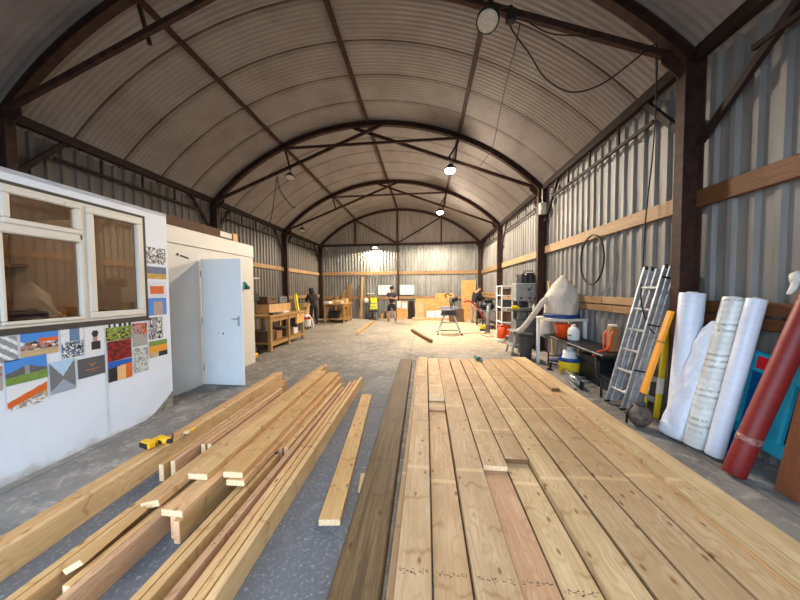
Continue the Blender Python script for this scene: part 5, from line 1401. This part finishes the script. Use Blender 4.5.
mb = MB(); mb.box((-4.06, 8.32, .71), (.06, .50, .30), None, .006); dw = mb.build('drawer', 'ply', B1)
MB().box((-4.028, 8.32, .82), (.01, .09, .035), None, .003).build('handle', 'black', B1).parent = dw
B2 = bench('workbench', -5.02, -3.92, 12.75, 14.2, .95, 'wide wooden workbench close to the end wall by the hooded person')
def lbox(name, x, y, z, sx_, sy_, sz_, mt, label, cat, bev=.012, lid=True, hand=False):
    g = thing(name, (x, y, z), label, cat)
    MB().box((x, y, z + sz_ / 2 + .001), (sx_, sy_, sz_), None, bev).build('body', mt, g)
    if lid: MB().box((x, y, z + sz_ + .006), (sx_ * .96, sy_ * .96, .012), None, .003).build('lid', 'midgrey' if mt in ('darkgrey', 'brownitem') else mt, g)
    if hand: MB().tube([(x + sx_ * .5, y - .08, z + sz_ * .7), (x + sx_ * .5 + .03, y - .05, z + sz_ * .7), (x + sx_ * .5 + .03, y + .05, z + sz_ * .7), (x + sx_ * .5, y + .08, z + sz_ * .7)], .012, 6).build('handle', 'black', g)
    return g
lbox('wooden_crate', -4.62, 7.85, .95, .4, 1.25, .26, 'tancard', 'long tan wooden crate at the back of the near workbench', 'crate', .008, False)
lbox('tool_case', -4.66, 7.55, 1.215, .34, .56, .22, 'brownitem', 'brown-grey tool case on the tan crate, door side', 'case', .02, True, True)
lbox('tool_case', -4.66, 8.15, 1.215, .34, .46, .20, 'midgrey', 'lighter grey tool case on the tan crate, far side', 'case', .02, True, True)
for k, (y, mt, h) in enumerate(((8.36, 'benchwood', .50), (8.52, 'hivis', .55))):
    mb = MB(); mb.bar((-4.20, y, .951), (-4.30, y + .05, .95 + h), .06, .05, (1, 0, 0)); mb.box((-4.20, y, .957), (.09, .07, .012)); one('upright_tool', mb, mt, (-4.2, y, .95), ('brown upright level on the near workbench end', 'yellow-green upright level on the near workbench end')[k], 'level')
for k, (x, y, mt) in enumerate(((-4.22, 7.1, 'darkgrey'), (-4.2, 7.6, 'offwhite'))):
    mb = MB(); mb.box((x, y, .975), (.14, .26, .048), None, .01); mb.tube([(x, y + .1, .98), (x + .04, y + .24, .98)], .02, 8); one('hand_plane', mb, mt, (x, y, .95), ('dark hand tool lying on the near workbench, door end', 'pale hand tool lying on the near workbench, middle')[k], 'tool')
for k, (y, mt, w, h) in enumerate(((6.95, 'brownitem', .34, .30), (7.35, 'cardboard', .3, .22), (7.95, 'brownitem', .36, .26), (8.35, 'offwhite', .26, .18))):
    lbox('storage_box', -4.45, y, .216, .5, w, h, mt, ('brown box on the lower shelf of the near workbench, door end', 'cardboard box on the lower shelf, second from the door end', 'dark brown box on the lower shelf, past the middle leg', 'pale box on the lower shelf under the hanging drawer')[k], 'box', .012, True)
# drill press / stand at near end
dp = thing('pillar_drill', (-4.33, 6.36, 0), 'dark pillar drill with a teal head at the near end of the workbench', 'drill press')
MB().tube([(-4.33, 6.36, .02), (-4.33, 6.36, 1.42)], .035, 10).build('pillar', 'black', dp)
MB().box((-4.33, 6.36, .015), (.3, .36, .03), None, .006).build('base', 'black', dp)
MB().box((-4.36, 6.32, 1.45), (.26, .40, .22), None, .03).build('head', 'black', dp)
mb = MB(); mb.tube([(-4.33, 6.10, 1.45), (-4.33, 6.14, 1.45)], .07, 14); mb.build('pulley_cover', 'teal', dp)
MB().box((-4.33, 6.26, .9), (.24, .24, .03), None, .004).build('table', 'darkgrey', dp)
MB().tube([(-4.33, 6.2, 1.18), (-4.33, 6.2, 1.36)], .025, 8).build('chuck', 'darkgrey', dp)
lbox('tool_box', -4.74, 6.30, 0, .36, .40, .50, 'blue', 'blue box on the floor between store cabin and workbench', 'box', .02, True)
g = thing('yellow_floor_tool', (-4.25, 5.86, 0), 'yellow and brown tool on the floor just past the store cabin corner', 'tool')
MB().box((-4.10, 5.95, .06), (.18, .24, .115), None, .02).build('body', 'drillyellow', g)
MB().tube([(-4.1, 6.05, .09), (-4.12, 6.12, .2), (-4.14, 6.06, .27)], .03, 8).build('handle', 'brownitem', g)
mb = MB(); mb.box((WL + .14, 8.9, 2.06), (.22, .42, .03)); mb.bar((WL + .06, 8.9, 1.86), (WL + .22, 8.9, 2.04), .02, .02); mb.box((WL + .055, 8.9, 1.95), (.02, .06, .22)); one('wall_shelf', mb, 'offwhite', (WL + .1, 8.9, 2.06), 'small pale bracket shelf high on the cladding beyond the store cabin', 'shelf')
# far bench items
for k, (x, y, sx_, sy_, h, mt) in enumerate(((-4.85, 13.0, .3, .4, .10, 'offwhite'), (-4.6, 13.5, .34, .3, .16, 'tancard'), (-4.25, 13.0, .3, .4, .12, 'smoothboard'), (-4.2, 13.7, .3, .3, .22, 'tancard'))):
    lbox('bench_item', x, y, .95, sx_, sy_, h, mt, ('flat pale tray on the far bench near the hooded person', 'tan box in the middle of the far bench', 'pale stack of cut pieces at the front edge of the far bench', 'taller tan box at the wall end of the far bench')[k], 'box', .008, True)
for k, (x, y, h, mt) in enumerate(((-4.6, 13.15, .35, 'black'), (-4.4, 13.80, .4, 'benchwood'))):
    lbox('storage_box', x, y, .216, .45, .42, h, mt, ('black box on the lower shelf of the far bench', 'wooden box on the lower shelf of the far bench')[k], 'box', .012, True)
# white garden blower style machine and stool by the hooded person
vc = thing('shop_vacuum', (-5.0, 10.9, 0), 'white and red machine with a hose standing before the hooded person', 'machine')
MB().lathe([(.16, .08), (.19, .12), (.19, .46), (.15, .56), (.05, .6)], (-5.02, 10.9, 0), 18).build('tank', 'white', vc)
MB().lathe([(.195, .4), (.2, .42), (.2, .48), (.195, .5)], (-5.02, 10.9, 0), 18).build('band', 'red', vc)
MB().tube(smooth_path([(-4.94, 10.84, .52), (-4.76, 10.75, .48), (-4.66, 10.7, .25), (-4.60, 10.65, .05)]), .035, 8).build('hose', 'offwhite', vc)
for a in range(4): MB().sphere((-5.02 + .16 * math.cos(a * PI / 2 + .8), 10.9 + .16 * math.sin(a * PI / 2 + .8), .04), .04, 8).build('caster', 'black', vc)
lbox('plastic_crate', -5.25, 10.3, 0, .5, .6, .62, 'darkgrey', 'dark crate on the floor between the two wooden workbenches', 'crate', .02, True)
lbox('plastic_tub', -5.25, 10.3, .64, .36, .44, .22, 'blue', 'bluish tub on top of the dark crate between the workbenches', 'tub', .03, False)
lbox('timber_block', -5.85, 12.6, 0, .36, 1.1, .98, 'tancard', 'tan cupboard by the cladding behind the hooded person', 'cupboard', .01, True)

# ------------------------------------------------------------------ people
def skin_mesh(name, nodes, edges, root, mats, parent, sub=2, paint=None):
    keys = list(nodes); idx = {k: i for i, k in enumerate(keys)}
    org = V(parent['_o'])
    me = bpy.data.meshes.new(name); me.from_pydata([V(nodes[k][0]) - org for k in keys], [(idx[a], idx[b]) for a, b in edges], [])
    o = bpy.data.objects.new(name, me); COL.objects.link(o)
    md = o.modifiers.new('s', 'SKIN'); md.use_smooth_shade = True
    for k in keys:
        sv = me.skin_vertices[0].data[idx[k]]; r = nodes[k][1]
        sv.radius = (r, r) if not isinstance(r, (tuple, list)) else r
        sv.use_root = (k == root)
    sb = o.modifiers.new('u', 'SUBSURF'); sb.levels = sub; sb.render_levels = sub
    dg = bpy.context.evaluated_depsgraph_get(); dg.update()
    m2 = bpy.data.meshes.new_from_object(o.evaluated_get(dg))
    bpy.data.objects.remove(o)
    for mm in mats: m2.materials.append(M[mm])
    for p in m2.polygons: p.use_smooth = True
    n = bpy.data.objects.new(name, m2); COL.objects.link(n); n.parent = parent
    return n

def chain(edges, *ks):
    for a, b in zip(ks, ks[1:]): edges.append((a, b))

def hand(nd, ed, wrist, d, side, tag_):
    """Palm with four unequal bent fingers and a thumb off its side."""
    d = V(d).normalized(); sd = V(side).normalized(); dn = d.cross(sd).normalized()
    w = V(nd[wrist][0]); pk = 'palm' + tag_
    nd[pk] = (w + d * .055, (.034, .02)); ed.append((wrist, pk))
    for i, (o_, L_) in enumerate(((-.028, .062), (-.010, .074), (.009, .07), (.026, .055))):
        a, b_, c_ = f'f{tag_}{i}a', f'f{tag_}{i}b', f'f{tag_}{i}c'
        base = w + d * .09 + sd * o_
        nd[a] = (base, .009); nd[b_] = (base + d * L_ * .55 + dn * .012, .0085); nd[c_] = (base + d * L_ * .8 + dn * .035, .007)
        chain(ed, pk, a, b_, c_)
    nd['t' + tag_ + 'a'] = (w + d * .045 - sd * .04, .011); nd['t' + tag_ + 'b'] = (w + d * .085 - sd * .055 + dn * .02, .009)
    chain(ed, pk, 't' + tag_ + 'a', 't' + tag_ + 'b')

def person(loc, yaw, J, label, clothes, headdir, hats=None, hand_dirs=None):
    """J: joint name -> local point (x right of the person, y forward, z up)."""
    g = thing('person', loc, label, 'person')
    Rz = Matrix.Rotation(yaw, 3, 'Z'); L0 = V(loc)
    W = {k: L0 + Rz @ V(p) for k, p in J.items()}
    RR = dict(pelvis=(.135, .10), waist=(.125, .09), chest=(.15, .105), neck0=.062, neck=.055,
              shl=.062, shr=.062, ell=.045, elr=.045, wrl=.03, wrr=.03, hil=.085, hir=.085, knl=.058, knr=.058, anl=.04, anr=.04, tol=.036, tor=.036)
    cov = ('pelvis', 'waist', 'chest', 'shl', 'shr', 'hil', 'hir') + (('ell', 'elr', 'knl', 'knr') if clothes['top'][1] == 'long' else ())
    nd = {k: (W[k], r) for k, r in RR.items()}
    thin = {k: (W[k], (tuple(q * .78 for q in r) if isinstance(r, tuple) else r * .78) if k in cov else r) for k, r in RR.items()}
    hd = (Rz @ V(headdir)).normalized()
    upv = (W['head'] - W['neck']).normalized()
    nd['jaw'] = (W['neck'].lerp(W['head'], .55) + hd * .02, (.062, .07)); nd['skull'] = (W['head'], (.078, .095)); nd['crown'] = (W['head'] + upv * .075, (.055, .065))
    nd['nose'] = (W['head'] + hd * .105 - upv * .02, .014)
    sd = hd.cross(upv).normalized()
    for s, k in ((1, 'earr'), (-1, 'earl')): nd[k] = (W['head'] + sd * s * .082 - upv * .02, .016)
    ed = []
    chain(ed, 'pelvis', 'waist', 'chest', 'neck0', 'neck', 'jaw', 'skull', 'crown'); chain(ed, 'skull', 'nose'); chain(ed, 'skull', 'earr'); chain(ed, 'skull', 'earl')
    for s in 'lr':
        chain(ed, 'chest', 'sh' + s, 'el' + s, 'wr' + s); chain(ed, 'pelvis', 'hi' + s, 'kn' + s, 'an' + s, 'to' + s)
    for s in 'lr':
        dv = (W['wr' + s] - W['el' + s]).normalized() if not hand_dirs else (Rz @ V(hand_dirs[s])).normalized()
        side = dv.cross(V((0, 0, 1))) if abs(dv.z) < .9 else dv.cross(hd)
        hand(nd, ed, 'wr' + s, dv, side, s)
    skin_mesh('body', {k: thin.get(k, q) for k, q in nd.items()}, ed, 'pelvis', ['skin'], g)
    # face
    for s in (1, -1):
        mb = MB(); mb.sphere(W['head'] + hd * .088 + sd * s * .032 + upv * .005, .012, 8); mb.build('eye', 'black', g)
    mb = MB(); mb.sphere(W['head'] + hd * .09 - upv * .058, .02, 8, (1, .5, .35)); mb.build('mouth', 'red' if False else 'cardboard', g)
    # clothes as their own continuous shells
    def shell(name, keys, edges_, root, mt, grow, sub=2, trunc=None):
        n2 = {}
        for k in keys:
            p, r = nd[k]
            n2[k] = (p, tuple(q + grow for q in r) if isinstance(r, tuple) else r + grow)
        if trunc:
            for k, (a, b_, t, r) in trunc.items(): n2[k] = (nd[a][0].lerp(nd[b_][0], t), r)
        return skin_mesh(name, n2, edges_, root, [mt], g, sub)
    if 'top' in clothes:
        mt, ln = clothes['top']
        e = []
        chain(e, 'pelvis', 'waist', 'chest', 'neck0'); tr = {}
        for s in 'lr':
            if ln == 'long': chain(e, 'chest', 'sh' + s, 'el' + s, 'wr' + s)
            else: tr['sl' + s] = ('sh' + s, 'el' + s, .6, .062); chain(e, 'chest', 'sh' + s, 'sl' + s)
        ks = ['pelvis', 'waist', 'chest', 'neck0'] + ['sh' + s for s in 'lr'] + (['el' + s for s in 'lr'] + ['wr' + s for s in 'lr'] if ln == 'long' else [])
        shell(clothes.get('topname', 'shirt'), ks, e, 'pelvis', mt, .022, trunc=tr)
    mt, ln = clothes['legs']
    e = []; tr = {}
    chain(e, 'waist', 'pelvis'); tr['waist'] = ('pelvis', 'waist', .5, (.15, .115))
    for s in 'lr':
        if ln == 'long': tr['cu' + s] = ('kn' + s, 'an' + s, .92, .058); chain(e, 'pelvis', 'hi' + s, 'kn' + s, 'cu' + s)
        else: tr['cu' + s] = ('hi' + s, 'kn' + s, .85, .092); chain(e, 'pelvis', 'hi' + s, 'cu' + s)
    shell('trousers' if ln == 'long' else 'shorts', ['pelvis'] + ['hi' + s for s in 'lr'] + (['kn' + s for s in 'lr'] if ln == 'long' else []), e, 'pelvis', mt, .02, trunc=tr)
    for s in 'lr':
        a, t_ = W['an' + s], W['to' + s]; up_ = V((0, 0, 1))
        n2 = {'cuff': (a + up_ * .10, .056), 'an': (a, .056), 'toe': (V((t_.x, t_.y, L0.z + .045)), .046), 'heel': (a - (t_ - a).normalized() * .03 + V((0, 0, -.03)), .045)}
        skin_mesh('boot', n2, [('cuff', 'an'), ('an', 'toe'), ('an', 'heel')], 'an', [clothes.get('boot', 'black')], g, 1)
    hm = MB()
    if clothes.get('hat') == 'hood':
        n2 = {'a': (W['neck0'], .10), 'b': (W['neck'].lerp(W['head'], .5) - hd * .03, .105), 'c': (W['head'] - hd * .02 + upv * .02, (.105, .115)), 'd': (W['head'] + upv * .10 - hd * .02, .06)}
        skin_mesh('hood', n2, [('a', 'b'), ('b', 'c'), ('c', 'd')], 'c', [clothes['top'][0]], g)
    elif clothes.get('hat') == 'cap':
        c0 = W['head'] + upv * .05
        R = zalign(upv)
        hm.lathe([(.108, -.02), (.108, .02), (.095, .07), (.05, .105), (0, .112)], c0, 16, R); hm.build('cap', 'cloth_black', g)
        hm = MB(); hm.prism([(-.085, 0), (.085, 0), (.07, .09), (0, .11), (-.07, .09)], c0 + hd * .07 + upv * -.005, sd, hd, .012); hm.build('cap_peak', 'cloth_black', g)
    else:
        n2 = {'a': (W['head'] - hd * .03 + upv * .05, (.088, .095)), 'b': (W['head'] - hd * .05 - upv * .03, .07)}
        skin_mesh('hair', n2, [('a', 'b')], 'a', ['hair'], g)
    return g

stand = dict(pelvis=(0, 0, .93), waist=(0, .01, 1.08), chest=(0, .0, 1.30), neck0=(0, -.01, 1.46), neck=(0, .01, 1.52), head=(0, .03, 1.64),
             shl=(-.19, 0, 1.42), shr=(.19, 0, 1.42), ell=(-.27, .05, 1.15), elr=(.27, .05, 1.15), wrl=(-.04, .21, 1.20), wrr=(.05, .24, 1.24),
             hil=(-.10, 0, .86), hir=(.10, 0, .86), knl=(-.14, .03, .47), knr=(.14, .03, .47), anl=(-.17, -.02, .09), anr=(.17, -.02, .09), tol=(-.20, .13, .045), tor=(.20, .13, .045))
person((-1.67, 13.32, 0), PI, stand, 'person in dark T-shirt, black shorts and cap standing with folded arms at the far end', dict(top=('cloth_grey', 'short'), legs=('cloth_black', 'short'), boot='brownitem', hat='cap'), (0, 1, -.05), hand_dirs=dict(l=(1, .15, .1), r=(-1, .1, .0)))
bend = dict(pelvis=(0, -.06, .92), waist=(0, .02, 1.07), chest=(0, .16, 1.27), neck0=(0, .25, 1.41), neck=(0, .31, 1.46), head=(0, .38, 1.55),
            shl=(-.19, .2, 1.37), shr=(.19, .2, 1.37), ell=(-.24, .38, 1.14), elr=(.24, .38, 1.14), wrl=(-.12, .60, 1.08), wrr=(.12, .60, 1.08),
            hil=(-.10, -.06, .86), hir=(.10, -.06, .86), knl=(-.12, -.02, .47), knr=(.12, .02, .47), anl=(-.13, -.08, .09), anr=(.13, -.04, .09), tol=(-.15, .08, .045), tor=(.15, .12, .045))
person((-5.22, 12.1, 0), PI * .20, bend, 'person in a dark hooded coat leaning forward beside the far bench', dict(top=('cloth_brown', 'long'), topname='coat', legs=('cloth_brown', 'long'), hat='hood'), (0, .8, -.6))
bend2 = dict(pelvis=(0, -.06, .93), waist=(0, .0, 1.08), chest=(0, .08, 1.33), neck0=(0, .15, 1.49), neck=(0, .21, 1.54), head=(0, .30, 1.62),
             shl=(-.19, .12, 1.40), shr=(.19, .12, 1.40), ell=(-.24, .30, 1.17), elr=(.24, .30, 1.17), wrl=(-.12, .52, 1.08), wrr=(.12, .52, 1.08),
             hil=(-.10, -.06, .86), hir=(.10, -.06, .86), knl=(-.11, -.02, .47), knr=(.11, .02, .47), anl=(-.12, -.08, .09), anr=(.12, -.04, .09), tol=(-.14, .08, .045), tor=(.14, .12, .045))
person((2.32, 13.0, 0), -PI * .36, bend2, 'person in a black jumper and stone trousers bending over the far metal bench', dict(top=('cloth_black', 'long'), topname='jumper', legs=('cloth_stone', 'long'), boot='cloth_stone'), (0, .7, -.7))

# ------------------------------------------------------------------ lamps, cables and fittings on the frames
def high_bay(p, aim, r, lit, label, group=None):
    p = V(p); aim = V(aim).normalized(); R = zalign(aim)
    g = thing('high_bay_light', p, label, 'lamp', group)
    mb = MB(); mb.lathe([(.03, -.13), (.07, -.12), (.08, -.07), (r * .9, -.045), (r, -.03), (r, .0), (r * .93, .012), (r * .93, .0)], p, 28, R); mb.build('housing', 'black', g)
    mb = MB(); mb.lathe([(r * .92, .0), (r * .85, .006), (0, .008)] if not lit else [(r * .92, .0), (r * .9, .03), (r * .7, .07), (r * .4, .095), (0, .105)], p, 28, R); ob = mb.build('lens', lit if lit else 'lens', g)
    mb = MB(); mb.tube([p - aim * .12, p - aim * .16, p + V((0, 0, .28))], .012, 6); mb.box(p + V((0, 0, .27)), (.07, .05, .05)); mb.build('bracket', 'black', g)
    return g
def chord_z(x): return ZE + .02 + (HW - .05 - abs(x - XC)) / (HW + .35) * (arc_z(XC + .4) - ZE - .07)
LAMPS = [((.73, 3.30), None, 'unlit round high bay lamp with a bright rim under the frame above the board stack'),
         ((.66, 7.20), 'lamp_on', 'glowing warm round lamp hanging under the second roof frame'),
         ((.60, 11.06), 'lamp_cool', 'smaller glowing lamp hanging under the third roof frame'),
         ((-3.70, 7.20), None, 'unlit lamp under the second roof frame on the cabin side'),
         ((-5.20, 11.06), None, 'unlit lamp low under the third roof frame by the cabin side eave')]
for (x, y), lit, lab in LAMPS:
    z = chord_z(x) - .30
    high_bay((x, y, z), (-.22 if x > 0 else .1, -.30, -1) if lit is None else (0, 0, -1), .15 if lit else .13, lit, lab, 'round lamps under the roof frames')
fl = thing('flood_light', (-2.77, YE - .25, 4.02), 'lit flood lamp on the end wall tie beam', 'lamp')
MB().box((-2.77, YE - .14, 4.03), (.30, .10, .16), Matrix.Rotation(-.9, 3, 'X'), .01).build('housing', 'darkgrey', fl)
MB().box((-2.77, YE - .18, 3.985), (.26, .02, .13), Matrix.Rotation(-.9, 3, 'X')).build('lens', 'lamp_on', fl)
MB().bar((-2.77, YE - .05, 4.12), (-2.77, YE - .14, 4.05), .05, .02).build('bracket', 'black', fl)

def light(name, kind, loc, energy, col, size=.2, spot=None, aim=None):
    l = bpy.data.lights.new(name, kind); l.energy = energy; l.color = col
    if kind == 'POINT': l.shadow_soft_size = size
    if kind == 'SPOT': l.shadow_soft_size = size; l.spot_size = spot; l.spot_blend = .15
    if kind == 'AREA': l.size = size; l.shape = 'DISK'
    o = bpy.data.objects.new(name, l); COL.objects.link(o); o.location = loc
    if aim is not None: o.rotation_euler = V(aim).to_track_quat('-Z', 'Y').to_euler()
    return o
WARM = (1.0, .87, .70)
for k, ((x, y), lit, lab) in enumerate(LAMPS):
    z = chord_z(x) - .30
    if k == 1: light('lamp_light', 'SPOT', (x, y, z - .13), 820, WARM, .14, 2.95, (0, 0, -1))
    if k == 2: light('lamp_light', 'SPOT', (x, y, z - .13), 1700, WARM, .14, 2.9, (0, 0, -1))
for k in (1, 2):
    (x, y), lit, lab = LAMPS[k]
    light('lamp_spill', 'POINT', (x, y, chord_z(x) - .46), 120 if k == 1 else 260, WARM, .1)
light('flood_glow', 'SPOT', (-2.77, YE - .34, 3.92), 760, (1.0, .90, .68), .05, 3.0, (.0, -.15, -1))
light('added_cabin_glow', 'POINT', (CX - 1.2, 1.7, CZ - .2), 19, (1.0, .76, .54), .1)  # added lamp, brightens the cabin interior behind the window

def cable(name, pts, r, label, mt='rubber', n=6, cat='cable', grp=None):
    P = smooth_path(pts); return one(name, MB().tube(P, r, n), mt, P[0], label, cat, grp)
yc = Y1 - .06
cable('lamp_cable', [(.88, yc, 4.86), (1.02, yc, 4.86), (1.02, yc, 4.76)], .008, 'short black cable from the unlit round lamp to its junction box')
mb = MB(); mb.box((1.0, yc, chord_z(1.0) - .14), (.11, .07, .14), None, .01); mb.tube([(1.0, yc, chord_z(1.0) - .06), (1.0, yc, chord_z(1.0) - .02)], .012, 6); one('junction_box', mb, 'black', (1.0, yc, chord_z(1.0) - .14), 'black socket box hanging under the frame beside the unlit round lamp', 'box')
def px3(x, y, Y): return at(x, y, y=Y)
cable('hanging_cable', [px3(509, 12, 3.36), px3(511, 28, 3.45), px3(530, 55, 3.6), px3(545, 78, 3.7), px3(570, 92, 3.6), px3(600, 85, 3.5), px3(632, 62, 3.42), px3(652, 46, 3.40), px3(657, 50, 3.42), px3(656, 95, 3.5)], .009, 'black cable drooping in a loop from the socket box to the steel column')
cable('hanging_cable', [px3(656, 52, 3.44), px3(656, 100, 3.7), px3(653, 150, 3.85), px3(646, 215, 3.95), px3(643, 262, 3.9), px3(641, 300, 3.75), px3(648, 325, 3.62), px3(655, 334, 3.58)], .008, 'thin black cable hanging straight down past the ladder top')
cable('thin_line', [px3(520, 24, 3.4), px3(515, 48, 3.7), px3(508, 75, 4.3), px3(500, 112, 5.2), px3(492, 148, 6.4), px3(480, 166, 7.1)], .008, 'thin line running from the socket box to the second roof frame')
cable('thin_line', [px3(525, 20, 3.36), px3(548, 33, 3.36), px3(580, 36, 3.36), px3(612, 38, 3.36)], .007, 'thin cable sagging along the front roof frame above the loop')
# cables at the unlit lamp, cabin side
cable('frame_cable', [px3(277, 176, 7.2), px3(280, 190, 7.2), px3(288, 202, 7.25), px3(294, 208, 7.3), px3(295, 206, 7.3)], .012, 'dark cable dangling from the second frame beside the unlit lamp')
cable('frame_cable', [px3(277, 176, 7.2), px3(274, 200, 7.25), px3(270, 222, 7.3), px3(262, 230, 7.6)], .010, 'dark cable running down from the second frame to the cladding')
cable('cable_coil', [(WR - .14, 5.18 + .34 * math.cos(a), 2.12 + .44 * math.sin(a)) for a in [k * PI / 8 for k in range(17)]], .016, 'black cable coil hanging on the timber rail of the cladding')
mb = MB(); q = px3(541, 209, Y1 + BAY - .12)
mb.box((XR - .02, Y1 + BAY - .15, q.z), (.16, .09, .28), None, .01); mb.box((XR - .02, Y1 + BAY - .20, q.z + .03), (.10, .012, .12), None, .003); mb.tube([(XR - .02, Y1 + BAY - .13, q.z + .14), (XR - .02, Y1 + BAY - .12, q.z + .5)], .012, 6)
one('fuse_box', mb, 'offwhite', (XR, Y1 + BAY - .15, q.z), 'white electrical box on the second steel column', 'box')
mb = MB(); mb.tube([(0.2, Y1 + 2 * BAY - .06, 4.98), (.3, Y1 + 2 * BAY - .06, 4.86), (.45, Y1 + 2 * BAY - .06, 4.90)], .012, 6)

# ------------------------------------------------------------------ daylight
w = bpy.data.worlds.new('world'); SC.world = w; w.use_nodes = True
nt = w.node_tree; bg = nt.nodes['Background']
bg.inputs[0].default_value = (.62, .80, 1.0, 1); bg.inputs[1].default_value = 5.6
por = bpy.data.lights.new('door_portal', 'AREA'); por.shape = 'RECTANGLE'; por.size = DX1 - DX0; por.size_y = DZ
por.cycles.is_portal = True
po = bpy.data.objects.new('door_portal', por); COL.objects.link(po); po.location = ((DX0 + DX1) / 2, YF - .12, DZ / 2); po.rotation_euler = V((0, 1, 0)).to_track_quat('-Z', 'Z').to_euler()

SC.view_settings.view_transform = 'Standard'; SC.view_settings.look = 'None'; SC.view_settings.gamma = 1.0
SC.view_settings.use_curve_mapping = False
SC.view_settings.exposure = 0.0
SC.cycles.use_denoising = True
SC.cycles.max_bounces = 10
SC.cycles.diffuse_bounces = 6
SC.cycles.sample_clamp_indirect = 8
for o in bpy.data.objects:
    if '_o' in o: del o['_o']
